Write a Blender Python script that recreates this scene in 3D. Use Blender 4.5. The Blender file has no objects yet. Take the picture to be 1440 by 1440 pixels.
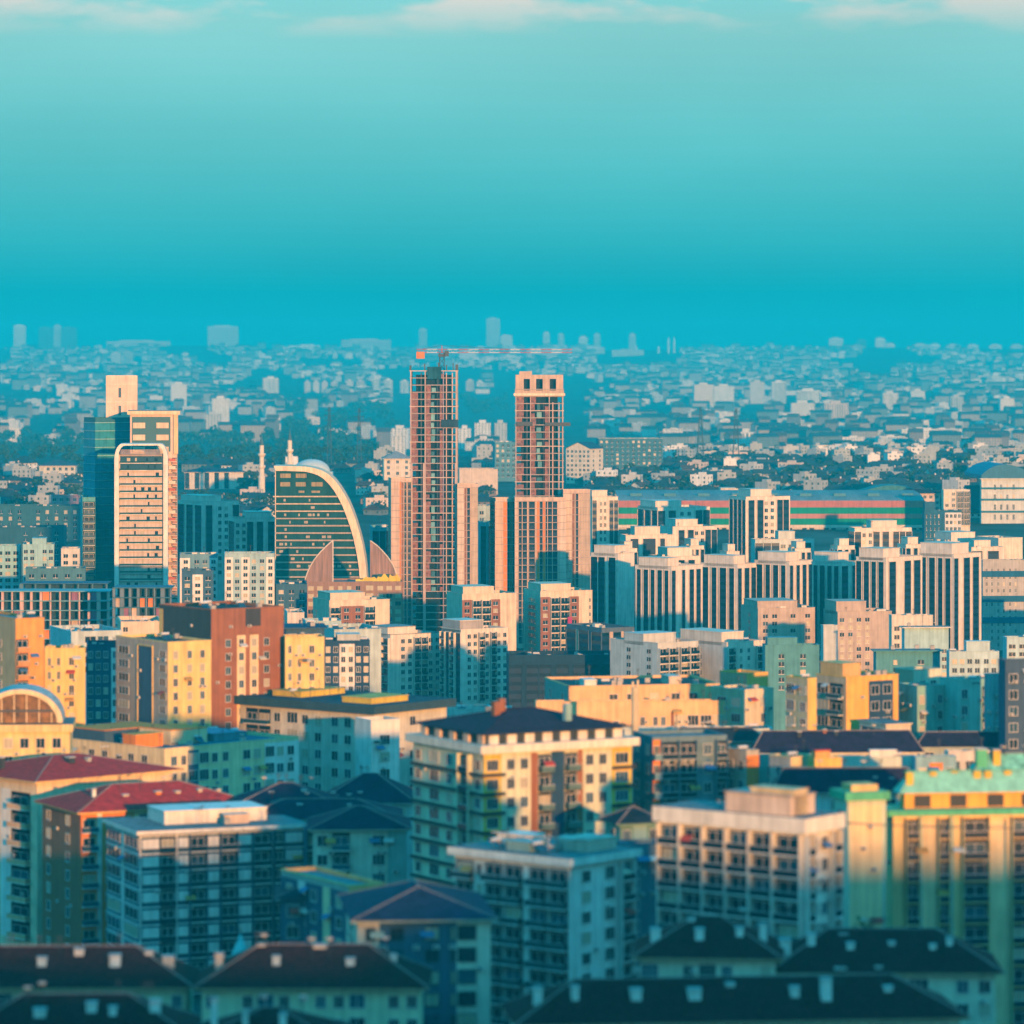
import bpy, math, random
from math import sin, cos, pi, radians, sqrt, atan2, exp
random.seed(7)
SC = bpy.context.scene
C = SC.collection

# ------------------------------------------------------------------ camera, light, sky, exposure
F = 5760.0      # focal length in pixels of the 1440 px wide photograph
CZ = 105.0      # height of the camera above the plain
HZ = 480.0      # row of the horizon
def X(px, d): return (px - 720.0) / F * d
def Z(py, d): return CZ - (py - HZ) / F * d

cam = bpy.data.cameras.new('camera')
camo = bpy.data.objects.new('camera', cam); C.objects.link(camo)
camo.location = (0, 0, CZ); camo.rotation_euler = (radians(90), 0, 0)
cam.sensor_width = 36.0; cam.lens = 36.0 * F / 1440.0
cam.shift_y = (HZ - 720.0) / 1440.0
cam.clip_start = 1.0; cam.clip_end = 40000.0
cam.dof.use_dof = True; cam.dof.focus_distance = 1750.0; cam.dof.aperture_fstop = 0.144 / 1.25
SC.camera = camo

SUN_EL, SUN_AZ = 5.4, 20.0       # low sun behind the camera, to the right of it
sl = bpy.data.lights.new('sun', 'SUN'); so = bpy.data.objects.new('sun', sl); C.objects.link(so)
sl.energy = 5.0; sl.angle = radians(0.9); sl.color = (1.0, 0.415, 0.115)
so.rotation_euler = (radians(90 - SUN_EL), 0, radians(SUN_AZ)); so.location = (400, -600, 400)

w = bpy.data.worlds.new('World'); SC.world = w; w.use_nodes = True
nt = w.node_tree; nd = nt.nodes; lk = nt.links
bg = nd['Background']; bg.inputs['Strength'].default_value = 0.1
sky = nd.new('ShaderNodeTexSky'); sky.sky_type = 'NISHITA'; sky.sun_disc = False
sky.sun_elevation = radians(SUN_EL); sky.sun_rotation = radians(180 - SUN_AZ)
tcw = nd.new('ShaderNodeTexCoord'); sep = nd.new('ShaderNodeSeparateXYZ')
lk.new(tcw.outputs['Generated'], sep.inputs[0])
rmp = nd.new('ShaderNodeValToRGB'); lk.new(sep.outputs['Z'], rmp.inputs[0])
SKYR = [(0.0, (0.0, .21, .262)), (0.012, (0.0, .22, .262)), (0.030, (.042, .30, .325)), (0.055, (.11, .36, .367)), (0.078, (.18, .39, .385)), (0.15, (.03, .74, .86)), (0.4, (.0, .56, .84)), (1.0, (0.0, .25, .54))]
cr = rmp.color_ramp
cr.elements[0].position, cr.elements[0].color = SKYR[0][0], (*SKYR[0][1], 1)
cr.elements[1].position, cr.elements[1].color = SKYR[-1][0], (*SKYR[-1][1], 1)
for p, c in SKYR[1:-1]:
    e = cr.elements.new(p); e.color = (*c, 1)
# thin evening clouds high above the haze
mp = nd.new('ShaderNodeMapping'); mp.inputs['Location'].default_value = (2.95, 0, 0); mp.inputs['Scale'].default_value = (15, 9, 60); lk.new(tcw.outputs['Generated'], mp.inputs[0])
nz = nd.new('ShaderNodeTexNoise'); nz.inputs['Scale'].default_value = 1.3; nz.inputs['Detail'].default_value = 6; nz.inputs['Roughness'].default_value = .55
lk.new(mp.outputs[0], nz.inputs['Vector'])
zr = nd.new('ShaderNodeMapRange'); zr.inputs['From Min'].default_value = .0735; zr.inputs['From Max'].default_value = .0835
lk.new(sep.outputs['Z'], zr.inputs[0])
nr = nd.new('ShaderNodeMapRange'); nr.inputs['From Min'].default_value = .46; nr.inputs['From Max'].default_value = .58
lk.new(nz.outputs['Fac'], nr.inputs[0])
zd = nd.new('ShaderNodeMapRange'); zd.inputs['From Min'].default_value = .35; zd.inputs['From Max'].default_value = .15
lk.new(sep.outputs['Z'], zd.inputs[0])
mu = nd.new('ShaderNodeMath'); mu.operation = 'MULTIPLY'; lk.new(zr.outputs[0], mu.inputs[0]); lk.new(nr.outputs[0], mu.inputs[1])
mu2 = nd.new('ShaderNodeMath'); mu2.operation = 'MULTIPLY'; lk.new(mu.outputs[0], mu2.inputs[0]); lk.new(zd.outputs[0], mu2.inputs[1])
mxc = nd.new('ShaderNodeMix'); mxc.data_type = 'RGBA'; lk.new(mu2.outputs[0], mxc.inputs[0])
lk.new(rmp.outputs[0], mxc.inputs[6]); mxc.inputs[7].default_value = (.50, .44, .40, 1)
# soft large unevenness of the haze layer in the sky
mp2 = nd.new('ShaderNodeMapping'); mp2.inputs['Scale'].default_value = (7, 7, 26); lk.new(tcw.outputs['Generated'], mp2.inputs[0])
nz2 = nd.new('ShaderNodeTexNoise'); nz2.inputs['Scale'].default_value = 1.0; nz2.inputs['Detail'].default_value = 4
lk.new(mp2.outputs[0], nz2.inputs['Vector'])
nr2 = nd.new('ShaderNodeMapRange'); nr2.inputs['From Min'].default_value = .3; nr2.inputs['From Max'].default_value = .7
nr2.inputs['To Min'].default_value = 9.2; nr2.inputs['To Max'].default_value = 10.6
lk.new(nz2.outputs['Fac'], nr2.inputs[0])
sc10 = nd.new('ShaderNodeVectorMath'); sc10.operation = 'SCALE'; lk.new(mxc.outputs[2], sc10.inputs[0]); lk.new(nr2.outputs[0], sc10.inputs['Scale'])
tint = nd.new('ShaderNodeMix'); tint.data_type = 'RGBA'; tint.blend_type = 'MULTIPLY'; tint.inputs[0].default_value = 1
lk.new(sky.outputs[0], tint.inputs[6]); tint.inputs[7].default_value = (.08, .8, 1, 1)
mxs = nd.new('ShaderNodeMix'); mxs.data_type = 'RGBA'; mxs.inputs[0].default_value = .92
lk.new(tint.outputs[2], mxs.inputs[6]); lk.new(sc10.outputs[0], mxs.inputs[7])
# warm glow of the low sun in the sky around it, behind the camera
sd = nd.new('ShaderNodeVectorMath'); sd.operation = 'DOT_PRODUCT'; lk.new(tcw.outputs['Generated'], sd.inputs[0])
sd.inputs[1].default_value = (sin(radians(SUN_AZ)) * cos(radians(14)), -cos(radians(SUN_AZ)) * cos(radians(14)), sin(radians(14)))
sg = nd.new('ShaderNodeMapRange'); sg.interpolation_type = 'SMOOTHSTEP'; sg.inputs['From Min'].default_value = .45; sg.inputs['From Max'].default_value = 1.0
lk.new(sd.outputs['Value'], sg.inputs[0])
ga = nd.new('ShaderNodeMix'); ga.data_type = 'RGBA'; ga.blend_type = 'ADD'; lk.new(sg.outputs[0], ga.inputs[0])
lk.new(mxs.outputs[2], ga.inputs[6]); ga.inputs[7].default_value = (.45, .4, .2, 1)
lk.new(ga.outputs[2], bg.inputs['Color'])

SC.view_settings.view_transform = 'Standard'; SC.view_settings.look = 'None'
SC.view_settings.exposure = 0.78; SC.view_settings.gamma = 1.0
cy = SC.cycles
cy.max_bounces = 5; cy.diffuse_bounces = 0; cy.glossy_bounces = 2; cy.transmission_bounces = 1; cy.volume_bounces = 4
cy.use_denoising = True

# ------------------------------------------------------------------ materials
MATS = {}
def mat(kind, col, rough=.75, var=.12, spec=.25, streak=.5, scale=.35):
    key = (kind, tuple(round(c, 3) for c in col), rough)
    if key in MATS: return MATS[key]
    m = bpy.data.materials.new(kind); m.use_nodes = True
    t = m.node_tree; n = t.nodes; l = t.links; b = n['Principled BSDF']
    b.inputs['Roughness'].default_value = rough; b.inputs['Specular IOR Level'].default_value = spec
    if var > 0:
        g = n.new('ShaderNodeNewGeometry')
        a = n.new('ShaderNodeTexNoise'); a.inputs['Scale'].default_value = scale; a.inputs['Detail'].default_value = 5
        l.new(g.outputs['Position'], a.inputs['Vector'])
        mpn = n.new('ShaderNodeMapping'); mpn.inputs['Scale'].default_value = (1.3, 1.3, .07); l.new(g.outputs['Position'], mpn.inputs[0])
        s = n.new('ShaderNodeTexNoise'); s.inputs['Scale'].default_value = 1.0; s.inputs['Detail'].default_value = 3
        l.new(mpn.outputs[0], s.inputs['Vector'])
        mx = n.new('ShaderNodeMix'); mx.inputs[0].default_value = streak; l.new(a.outputs['Fac'], mx.inputs[2]); l.new(s.outputs['Fac'], mx.inputs[3])
        r = n.new('ShaderNodeMapRange'); r.inputs['From Min'].default_value = .3; r.inputs['From Max'].default_value = .7
        r.inputs['To Min'].default_value = 1 - 1.7 * var; r.inputs['To Max'].default_value = 1 + .8 * var
        l.new(mx.outputs[0], r.inputs[0])
        v = n.new('ShaderNodeVectorMath'); v.operation = 'SCALE'; v.inputs[0].default_value = col; l.new(r.outputs[0], v.inputs['Scale'])
        l.new(v.outputs[0], b.inputs['Base Color'])
    else:
        b.inputs['Base Color'].default_value = (*col, 1)
    MATS[key] = m
    return m
WH = (.76, .74, .70); CR = (.78, .62, .38); PK = (.66, .53, .44); TAN = (.52, .40, .31); GR = (.46, .45, .44); NV = (.022, .06, .13)
BR = (.30, .115, .055); OR = (.76, .24, .035); CH = (.040, .042, .048); YE = (.66, .47, .05); GN = (.10, .46, .26); RDR = (.48, .032, .03)
DK = (.026, .016, .042); BE = (.50, .40, .34); AQ = (.25, .42, .42); GY2 = (.28, .29, .30); LGN = (.55, .62, .36); DBL = (.05, .10, .17)
def wallm(c): return mat('wall_paint', c, .8, .2, .2, .6)
def roofm(c): return mat('roof_covering', c, .8, .30, .08, scale=.8, streak=.15)
GLD = mat('dark_glass', (.006, .016, .035), .2, 0, .25)
GLM = mat('blue_glass', (.02, .07, .12), .22, 0, .3)
GLC = mat('curtained_glass', (.42, .38, .28), .35, .1, .5)
GLG = mat('green_glass', (.02, .075, .07), .15, .3, .6)
FRM = mat('window_frame', (.62, .62, .60), .5, 0)
FRD = mat('dark_frame', (.05, .06, .07), .5, 0)
MET = mat('dark_metal', (.06, .065, .075), .5, 0)
CONC = mat('raw_concrete', (.42, .35, .31), .9, .22)
def glass():
    r = random.random()
    return GLD if r < .62 else (GLM if r < .82 else GLC)

# ------------------------------------------------------------------ mesh helper
class MB:
    def __init__(s): s.v = []; s.f = []; s.m = []; s.mats = []
    def mi(s, m):
        for i, x in enumerate(s.mats):
            if x is m: return i
        s.mats.append(m); return len(s.mats) - 1
    def face(s, pts, m):
        i = len(s.v); s.v += [tuple(p) for p in pts]; s.f.append(tuple(range(i, i + len(pts)))); s.m.append(s.mi(m))
    def box(s, x0, x1, y0, y1, z0, z1, m, top=None, skip=''):
        i = len(s.v)
        s.v += [(x0, y0, z0), (x1, y0, z0), (x1, y1, z0), (x0, y1, z0), (x0, y0, z1), (x1, y0, z1), (x1, y1, z1), (x0, y1, z1)]
        k = s.mi(m); kt = k if top is None else s.mi(top)
        for nm, q, kk in (('f', (0, 1, 5, 4), k), ('r', (1, 2, 6, 5), k), ('b', (2, 3, 7, 6), k), ('l', (3, 0, 4, 7), k), ('t', (4, 5, 6, 7), kt), ('u', (3, 2, 1, 0), k)):
            if nm not in skip: s.f.append(tuple(i + a for a in q)); s.m.append(kk)
    def prism(s, pts, y0, y1, m):            # outline in x,z extruded along y
        n = len(pts); i = len(s.v); k = s.mi(m)
        s.v += [(p[0], y0, p[1]) for p in pts] + [(p[0], y1, p[1]) for p in pts]
        s.f.append(tuple(range(i, i + n))); s.f.append(tuple(range(i + 2 * n - 1, i + n - 1, -1))); s.m += [k, k]
        for a in range(n):
            b = (a + 1) % n
            s.f.append((i + a, i + n + a, i + n + b, i + b)); s.m.append(k)
    def tube(s, p0, p1, r, m, n=6, r1=None):
        r1 = r if r1 is None else r1
        d = [p1[k] - p0[k] for k in range(3)]; L = sqrt(sum(a * a for a in d)) or 1; d = [a / L for a in d]
        u = (1, 0, 0) if abs(d[0]) < .8 else (0, 1, 0)
        a = [d[1] * u[2] - d[2] * u[1], d[2] * u[0] - d[0] * u[2], d[0] * u[1] - d[1] * u[0]]
        la = sqrt(sum(q * q for q in a)); a = [q / la for q in a]
        b = [d[1] * a[2] - d[2] * a[1], d[2] * a[0] - d[0] * a[2], d[0] * a[1] - d[1] * a[0]]
        i = len(s.v); k = s.mi(m)
        for p, rr in ((p0, r), (p1, r1)):
            for j in range(n):
                t = 2 * pi * j / n
                s.v.append(tuple(p[q] + rr * (cos(t) * a[q] + sin(t) * b[q]) for q in range(3)))
        for j in range(n):
            s.f.append((i + j, i + (j + 1) % n, i + n + (j + 1) % n, i + n + j)); s.m.append(k)
        s.f.append(tuple(range(i + n - 1, i - 1, -1))); s.f.append(tuple(range(i + n, i + 2 * n))); s.m += [k, k]
    def lathe(s, prof, m, n=14, cx=0, cy=0):
        i = len(s.v); k = s.mi(m)
        for r, z in prof:
            for j in range(n):
                t = 2 * pi * j / n; s.v.append((cx + r * cos(t), cy + r * sin(t), z))
        for q in range(len(prof) - 1):
            for j in range(n):
                a = i + q * n; s.f.append((a + j, a + (j + 1) % n, a + n + (j + 1) % n, a + n + j)); s.m.append(k)
    def hip(s, x0, x1, y0, y1, z, h, m, ridge=None, under=None, cap=None):
        w_, d_ = x1 - x0, y1 - y0; k = min(w_, d_) / 2 * (1 if ridge is None else ridge)
        if w_ >= d_: r0, r1 = (x0 + k, (y0 + y1) / 2, z + h), (x1 - k, (y0 + y1) / 2, z + h)
        else: r0, r1 = ((x0 + x1) / 2, y0 + k, z + h), ((x0 + x1) / 2, y1 - k, z + h)
        a, b, c, d = (x0, y0, z), (x1, y0, z), (x1, y1, z), (x0, y1, z)
        if w_ >= d_: fs = ((a, b, r1, r0), (b, c, r1), (c, d, r0, r1), (d, a, r0))
        else: fs = ((a, b, r0), (b, c, r1, r0), (c, d, r1), (d, a, r0, r1))
        for q in fs: s.face(q, m)
        s.face((d, c, b, a), under or m)
        for p, q in ((r0, r1), (a, r0), (b, r1 if w_ >= d_ else r0), (d, r0 if w_ >= d_ else r1), (c, r1)):   # ridge caps
            if abs(p[0] - q[0]) + abs(p[1] - q[1]) > .2: s.tube(p, q, .13, cap or m, 4)
    def add(s, o, loc, rz):
        c_, s_ = cos(rz), sin(rz); i = len(s.v)
        s.v += [(loc[0] + p[0] * c_ - p[1] * s_, loc[1] + p[0] * s_ + p[1] * c_, loc[2] + p[2]) for p in o.v]
        mm = [s.mi(q) for q in o.mats]
        s.f += [tuple(i + a for a in q) for q in o.f]; s.m += [mm[a] for a in o.m]
    def mesh(s, name):
        me = bpy.data.meshes.new(name); me.from_pydata(s.v, [], s.f)
        for q in s.mats: me.materials.append(q)
        me.polygons.foreach_set('material_index', s.m); me.update()
        return me
    def build(s, name, parent=None, loc=(0, 0, 0), rz=0):
        return link(name, s.mesh(name), parent, loc, rz)
def link(name, me, parent=None, loc=(0, 0, 0), rz=0):
    o = bpy.data.objects.new(name, me); C.objects.link(o); o.parent = parent
    o.location = loc; o.rotation_euler = (0, 0, rz)
    return o
def tag(o, label=None, cat=None, group=None, kind=None):
    if label: o['label'] = label
    if cat: o['category'] = cat
    if group: o['group'] = group
    if kind: o['kind'] = kind
    return o
def empty(name, label, cat, loc, rz=0, group=None):
    return tag(link(name, None, None, loc, rz), label, cat, group)

# ------------------------------------------------------------------ the ground and the air
GP = [(-900, 30), (-350, 66), (-120, 87), (25, 87), (150, 65), (300, 40), (480, 4), (560, -8), (640, -16), (900, -20), (1300, -27), (1900, -28), (2350, -10), (2750, 0), (3650, 2), (4300, -22), (5000, -36), (6500, -40), (8000, -34), (10000, -25), (13000, 4), (16000, 41), (18000, 72), (19000, 77), (21500, 40), (26000, 0)]
def vnoise(x, y, s=0):
    xi, yi = math.floor(x), math.floor(y); fx, fy = x - xi, y - yi
    def h(a, b): 
        q = sin(a * 127.1 + b * 311.7 + s * 74.7) * 43758.5453; return q - math.floor(q)
    fx = fx * fx * (3 - 2 * fx); fy = fy * fy * (3 - 2 * fy)
    return (h(xi, yi) * (1 - fx) + h(xi + 1, yi) * fx) * (1 - fy) + (h(xi, yi + 1) * (1 - fx) + h(xi + 1, yi + 1) * fx) * fy
def gz(x, y):
    for (a, za), (b, zb) in zip(GP, GP[1:]):
        if y <= b:
            t = max(0, (y - a) / (b - a)); t = t * t * (3 - 2 * t) if y > 3000 else t
            z = za + (zb - za) * t; break
    else: z = GP[-1][1]
    if y < 400:                                  # unseen crest behind the camera, cut lower to let sun onto left rows
        q = max(0, min(1, (216 - x) / 34)); z -= 12 * q * q * (3 - 2 * q) * max(0, min(1, (400 - y) / 300))
    if y > 4600: z += (vnoise(x / 1500 + 9, y / 1600, 3) - .5) * 18 * min(1, (y - 4600) / 3000)
    if y > 12000: z += (vnoise(x / 700 + 2, y / 2000, 8) - .55) * 30 * min(1, (y - 12000) / 3000)
    return z
ys = list(range(-900, 1000, 25)) + list(range(1000, 4000, 150)) + list(range(4000, 26100, 250))
NX = 120
gb = MB(); gm = mat('dry_ground', (.06, .085, .08), .95, .5, .1, .1, .02)
for y in ys:
    W_ = 1300 + .44 * max(0, y)
    for i in range(NX + 1):
        u = 2 * i / NX - 1; x = W_ * (u * .35 + .65 * u ** 3); gb.v.append((x, y, gz(x, y)))
k = gb.mi(gm)
for j in range(len(ys) - 1):
    for i in range(NX):
        a = j * (NX + 1) + i; gb.f.append((a, a + 1, a + NX + 2, a + NX + 1)); gb.m.append(k)
g_ = tag(gb.build('ground'), kind='structure')
for p in g_.data.polygons: p.use_smooth = True

hz = MB(); hm = bpy.data.materials.new('thin_haze'); hm.use_nodes = True
HAZE_D = 1.2e-4
t = hm.node_tree; t.nodes.clear(); ou = t.nodes.new('ShaderNodeOutputMaterial'); pv = t.nodes.new('ShaderNodeVolumePrincipled')
pv.inputs['Color'].default_value = (.02, .85, .94, 1); pv.inputs['Density'].default_value = HAZE_D; pv.inputs['Anisotropy'].default_value = .35
t.links.new(pv.outputs[0], ou.inputs['Volume'])
hz.box(-13600, 13600, -960, 26150, -72, 222, hm)
tag(hz.build('haze'), kind='stuff')
RECESS_SHADE = mat('painted_recess_shade', (.012, .014, .03), .8, .2, .05)  # flat face behind balconies; a deep loggia's shade put into its colour
# ------------------------------------------------------------------ facades and buildings
EL = {}
def el_mesh(key, make, name):
    if key not in EL: EL[key] = (make(), {})
    mb, d = EL[key]
    if name not in d: d[name] = mb.mesh(name)
    return mb, d[name]
def make_window(wd, h, gl, far, frame):
    b = MB()
    b.face([(0, -.05, 0), (wd, -.05, 0), (wd, -.05, h), (0, -.05, h)], gl)
    if far:
        b.box(-.08, wd + .08, -.16, 0, -.16, 0, frame, skip='b')
        b.box(wd / 2 - .05, wd / 2 + .05, -.09, -.05, 0, h, frame, skip='btu')
    else:
        for q in ((-.1, wd + .1, -.2, -.12, 0), (-.1, wd + .1, -.14, h, h + .1)):
            b.box(q[0], q[1], q[2], 0, q[3], q[4], frame, skip='b')
        for a in (-.1, wd):
            b.box(a, a + .1, -.14, 0, 0, h, frame, skip='btu')
        for a in ((wd / 2,) if wd < 2.2 else (wd / 3, 2 * wd / 3)):
            b.box(a - .04, a + .04, -.10, -.05, 0, h, frame, skip='btu')
    return b
def make_balcony(wd, fh, slab, rail, gl, dp, far, side):
    b = MB()
    b.box(0, wd, -dp, 0, -.2, 0, slab, skip='b')
    b.box(.02, wd - .02, -dp + .02, -dp + .1, 0, .95, rail)
    if not far:
        b.box(.02, .1, -dp + .1, 0, 0, .95, rail, skip='b'); b.box(wd - .1, wd - .02, -dp + .1, 0, 0, .95, rail, skip='b')
        b.box(.0, wd, -dp - .02, -dp + .12, .95, 1.03, FRM if rail is not FRM else MET)
    if side: b.box(-.12, .0, -dp - .05, 0, -.2, fh - .2, side, skip='bu'); b.box(wd, wd + .12, -dp - .05, 0, -.2, fh - .2, side, skip='bu')
    b.face([(0, -.03, 0), (wd, -.03, 0), (wd, -.03, fh - .45), (0, -.03, fh - .45)], RECESS_SHADE)
    a0, a1 = wd * .1, wd * .9; h = min(fh - .55, 2.35)
    b.face([(a0, -.05, .03), (a1, -.05, .03), (a1, -.05, h), (a0, -.05, h)], gl)
    for a in (a0, (a0 + a1) / 2, a1): b.box(a - .05, a + .05, -.1, -.04, .03, h, FRM, skip='btu')
    b.box(a0 - .05, a1 + .05, -.1, -.04, h, h + .1, FRM, skip='b')
    return b
class Bld:
    """A building with its near corner at column xc, its left face seen from xl to xc and its right face from xc to xr."""
    def __init__(s, name, label, xl, xc, xr, yt, d, yaw=15, dep=15, fp=None, wall=WH, R='', L='', yb=None, roof='flat', rc=None, cat='apartment block',
                 grp=None, tm=1.1, par=1.0, rise=3.5, ov=.9, trim=None, bands=None, tile=False, crown=None, boxes=(), clutter=1, chim=(), slab=None, rail=None, frame=None, eave=.3, fascia=None, ridge=None, lwall=None, zg=None, litglass=False):
        th = radians(yaw); s.th = th; s.d = d; s.far = d > 1150
        Cx = X(xc, d); s.fh = fp * d / F if fp else 3.1
        kr = (xr - 720) / F; s.wr = (kr * d - Cx) / (cos(th) - kr * sin(th))
        if xc - xl > .5 and yaw > 0:
            kl = (xl - 720) / F; den = sin(th) + kl * cos(th)
            s.wl = min(max(3, (Cx - kl * d) / den) if den > .02 else dep, max(26, (xc - xl) / F * d * 1.6))
        else: s.wl = dep
        s.zt = Z(yt, d); s.zg = (gz(Cx, d) if zg is None else zg) - 1.5
        s.root = empty(name, label, cat, (Cx, d, s.zg), th, grp)
        s.H = s.zt - s.zg; s.yb = yb; s.counts = {}; s.queue = []
        s.wm = wallm(wall); s.trim = wallm(trim or wall); s.slab = wallm(slab) if slab else wallm(WH); s.rail = wallm(rail) if rail else GLM
        s.frame = wallm(frame) if frame else FRM
        s.litglass = litglass
        wr, wl, H = s.wr, s.wl, s.H
        b = MB()
        top = H - (par if roof == 'flat' else 0)
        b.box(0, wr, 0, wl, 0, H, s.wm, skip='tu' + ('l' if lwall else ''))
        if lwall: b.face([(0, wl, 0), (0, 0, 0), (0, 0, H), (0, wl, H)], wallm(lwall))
        if bands:
            z = H - tm
            bm = wallm(bands)
            while z > max(0, s.zlow() - 6):
                b.box(-.08, wr + .08, -.08, wl + .08, z - .14, z + .14, bm, skip='ub'); z -= s.fh
        s.wallobj = b.build('wall', s.root)
        rcol = rc or (.22, .23, .24)
        if roof == 'flat':
            r = MB(); t_ = .28
            r.face([(t_, t_, top), (wr - t_, t_, top), (wr - t_, wl - t_, top), (t_, wl - t_, top)], roofm(rcol))
            for q in ((t_, wr - t_, t_, t_ + .02), (t_, wr - t_, wl - t_ - .02, wl - t_)): r.box(*q, top, H, s.wm, skip='u')
            for q in ((t_, t_ + .02, t_, wl - t_), (wr - t_ - .02, wr - t_, t_, wl - t_)): r.box(*q, top, H, s.wm, skip='u')
            r.build('roof', s.root)
            p = MB(); e = .07
            p.box(-e, wr + e, -e, t_ + .05, H, H + .22, s.trim); p.box(-e, wr + e, wl - t_ - .05, wl + e, H, H + .22, s.trim)
            p.box(-e, t_ + .05, t_ + .05, wl - t_ - .05, H, H + .22, s.trim); p.box(wr - t_ - .05, wr + e, t_ + .05, wl - t_ - .05, H, H + .22, s.trim)
            p.build('parapet', s.root)
        elif roof == 'slab':
            r = MB(); r.box(-ov, wr + ov, -ov, wl + ov, H, H + eave, s.trim, top=roofm(rcol)); r.build('roof', s.root); top = H + eave
        elif roof == 'hip':
            e = MB(); e.box(-ov, wr + ov, -ov, wl + ov, H - eave, H, wallm(fascia) if fascia else s.trim); e.build('eaves', s.root)
            r = MB(); r.hip(-ov - .15, wr + ov + .15, -ov - .15, wl + ov + .15, H + .004, rise, mat('tiled_roof', rcol, .85, .5, .06, .25, 1.6) if tile else roofm(rcol), ridge, cap=wallm((.30, .24, .22)) if s.d < 900 else None); r.build('roof', s.root)
        elif roof == 'gable':
            r = MB(); m_ = roofm(rcol)
            if wr >= wl:
                for g in ((0,), (1,)):
                    xg = 0 if g[0] == 0 else wr
                    r.face([(xg, 0, H), (xg, wl, H), (xg, wl / 2, H + rise)], s.wm)
                r.face([(-ov, -ov, H - .2), (wr + ov, -ov, H - .2), (wr + ov, wl / 2, H + rise + .15), (-ov, wl / 2, H + rise + .15)], m_)
                r.face([(-ov, wl + ov, H - .2), (-ov, wl / 2, H + rise + .15), (wr + ov, wl / 2, H + rise + .15), (wr + ov, wl + ov, H - .2)], m_)
            else:
                for yg in (0, wl): r.face([(0, yg, H), (wr, yg, H), (wr / 2, yg, H + rise)], s.wm)
                r.face([(-ov, -ov, H - .2), (wr / 2, -ov, H + rise + .15), (wr / 2, wl + ov, H + rise + .15), (-ov, wl + ov, H - .2)], m_)
                r.face([(wr + ov, -ov, H - .2), (wr + ov, wl + ov, H - .2), (wr / 2, wl + ov, H + rise + .15), (wr / 2, -ov, H + rise + .15)], m_)
            r.build('roof', s.root)
        s.top = top
        if crown:                            # (from, to along the right face as fractions, metres, [front setback], colour)
            a, c_, h = crown[:3]; f0 = crown[3] if len(crown) > 3 else .12
            b = MB(); b.box(wr * a, wr * c_, wl * f0, wl * (1 - f0), top, H + h, wallm(crown[4]) if len(crown) > 4 else s.wm, top=roofm(rcol))
            b.box(wr * a - .12, wr * c_ + .12, wl * f0 - .12, wl * (1 - f0) + .12, H + h, H + h + .25, s.trim); b.build('roof_storey', s.root)
        for q in boxes:                      # (x0,x1,y0,y1 as fractions, metres, colour)
            b = MB(); b.box(wr * q[0], wr * q[1], wl * q[2], wl * q[3], top, top + q[4], wallm(q[5]), top=roofm(rcol))
            b.box(wr * q[0] - .15, wr * q[1] + .15, wl * q[2] - .15, wl * q[3] + .15, top + q[4], top + q[4] + .2, wallm(q[6] if len(q) > 6 else q[5])); b.build('stair_head', s.root)
        cj = random.Random(int(xl * 7 + yt))
        chim = [(q[0] + cj.uniform(-.02, .02), q[1], q[2], q[3] * cj.uniform(.75, 1.3), q[4] * cj.uniform(.7, 1.15)) + tuple(q[5:]) for q in chim]
        if s.d < 900 and chim:               # small aerials and dishes beside the chimneys
            for _ in range(5):
                x_, y_ = cj.uniform(.15, .85) * wr, cj.uniform(.3, .6) * wl; b = MB(); zz = H + rise * .5
                b.tube((x_, y_, zz), (x_, y_, zz + rise * .5 + 1.6), .05, MET, 5)
                if cj.random() < .5: b.lathe([(0, zz + rise * .5 + .9), (.35, zz + rise * .5 + 1.0), (.6, zz + rise * .5 + 1.3)], wallm(WH), 9, x_, y_); b.build('satellite_dish', s.root)
                else:
                    for e in range(3): b.tube((x_ - .5, y_, zz + rise * .5 + 1.5 - .25 * e), (x_ + .5, y_, zz + rise * .5 + 1.5 - .25 * e), .035, MET, 4)
                    b.build('antenna', s.root)
        for q in chim:                       # (fraction x, fraction y, bottom over the eave, height, width, colour)
            b = MB(); x_, y_, w_ = wr * q[0], wl * q[1], q[4]
            b.box(x_ - w_ / 2, x_ + w_ / 2, y_ - w_ / 2, y_ + w_ / 2, H + q[2] - 1.5, H + q[2] + q[3], wallm(q[5] if len(q) > 5 else WH))
            b.box(x_ - w_ / 2 - .12, x_ + w_ / 2 + .12, y_ - w_ / 2 - .12, y_ + w_ / 2 + .12, H + q[2] + q[3], H + q[2] + q[3] + .22, wallm(GR))
            b.build('chimney', s.root)
        s.facade('R', R, tm); s.facade('L', L, tm)
        s.flush()
        if s.d < 1010 and fp: s.wall_units(R, L)
        if clutter and roof in ('flat', 'slab'): s.roof_clutter(clutter)
    def zlow(s):
        return max(0, Z(s.yb, s.d) - s.zg) if s.yb else 0
    def part(s, name, mb): return mb.build(name, s.root)
    def put(s, face, name, key, make, t, z):
        s.queue.append((name, key, make, face, t, z))
    def place(s, face, t, z):
        return ((t, 0, z), 0) if face == 'R' else ((0, s.wl - t, z), -pi / 2)
    def flush(s):
        by = {}
        for q in s.queue: by.setdefault(q[0], []).append(q)
        for name, qs in by.items():
            qs.sort(key=lambda q: -q[5]); qs2 = qs[:99]
            for q in qs2:
                mb, me = el_mesh(q[1], q[2], name); loc, rz = s.place(q[3], q[4], q[5])
                link(name, me, s.root, loc, rz)
            if len(qs) > 99:
                rest = MB()
                for q in qs[99:]:
                    mb, me = el_mesh(q[1], q[2], name); loc, rz = s.place(q[3], q[4], q[5]); rest.add(mb, loc, rz)
                tag(rest.build(name, s.root), kind='stuff')
        s.queue = []
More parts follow.
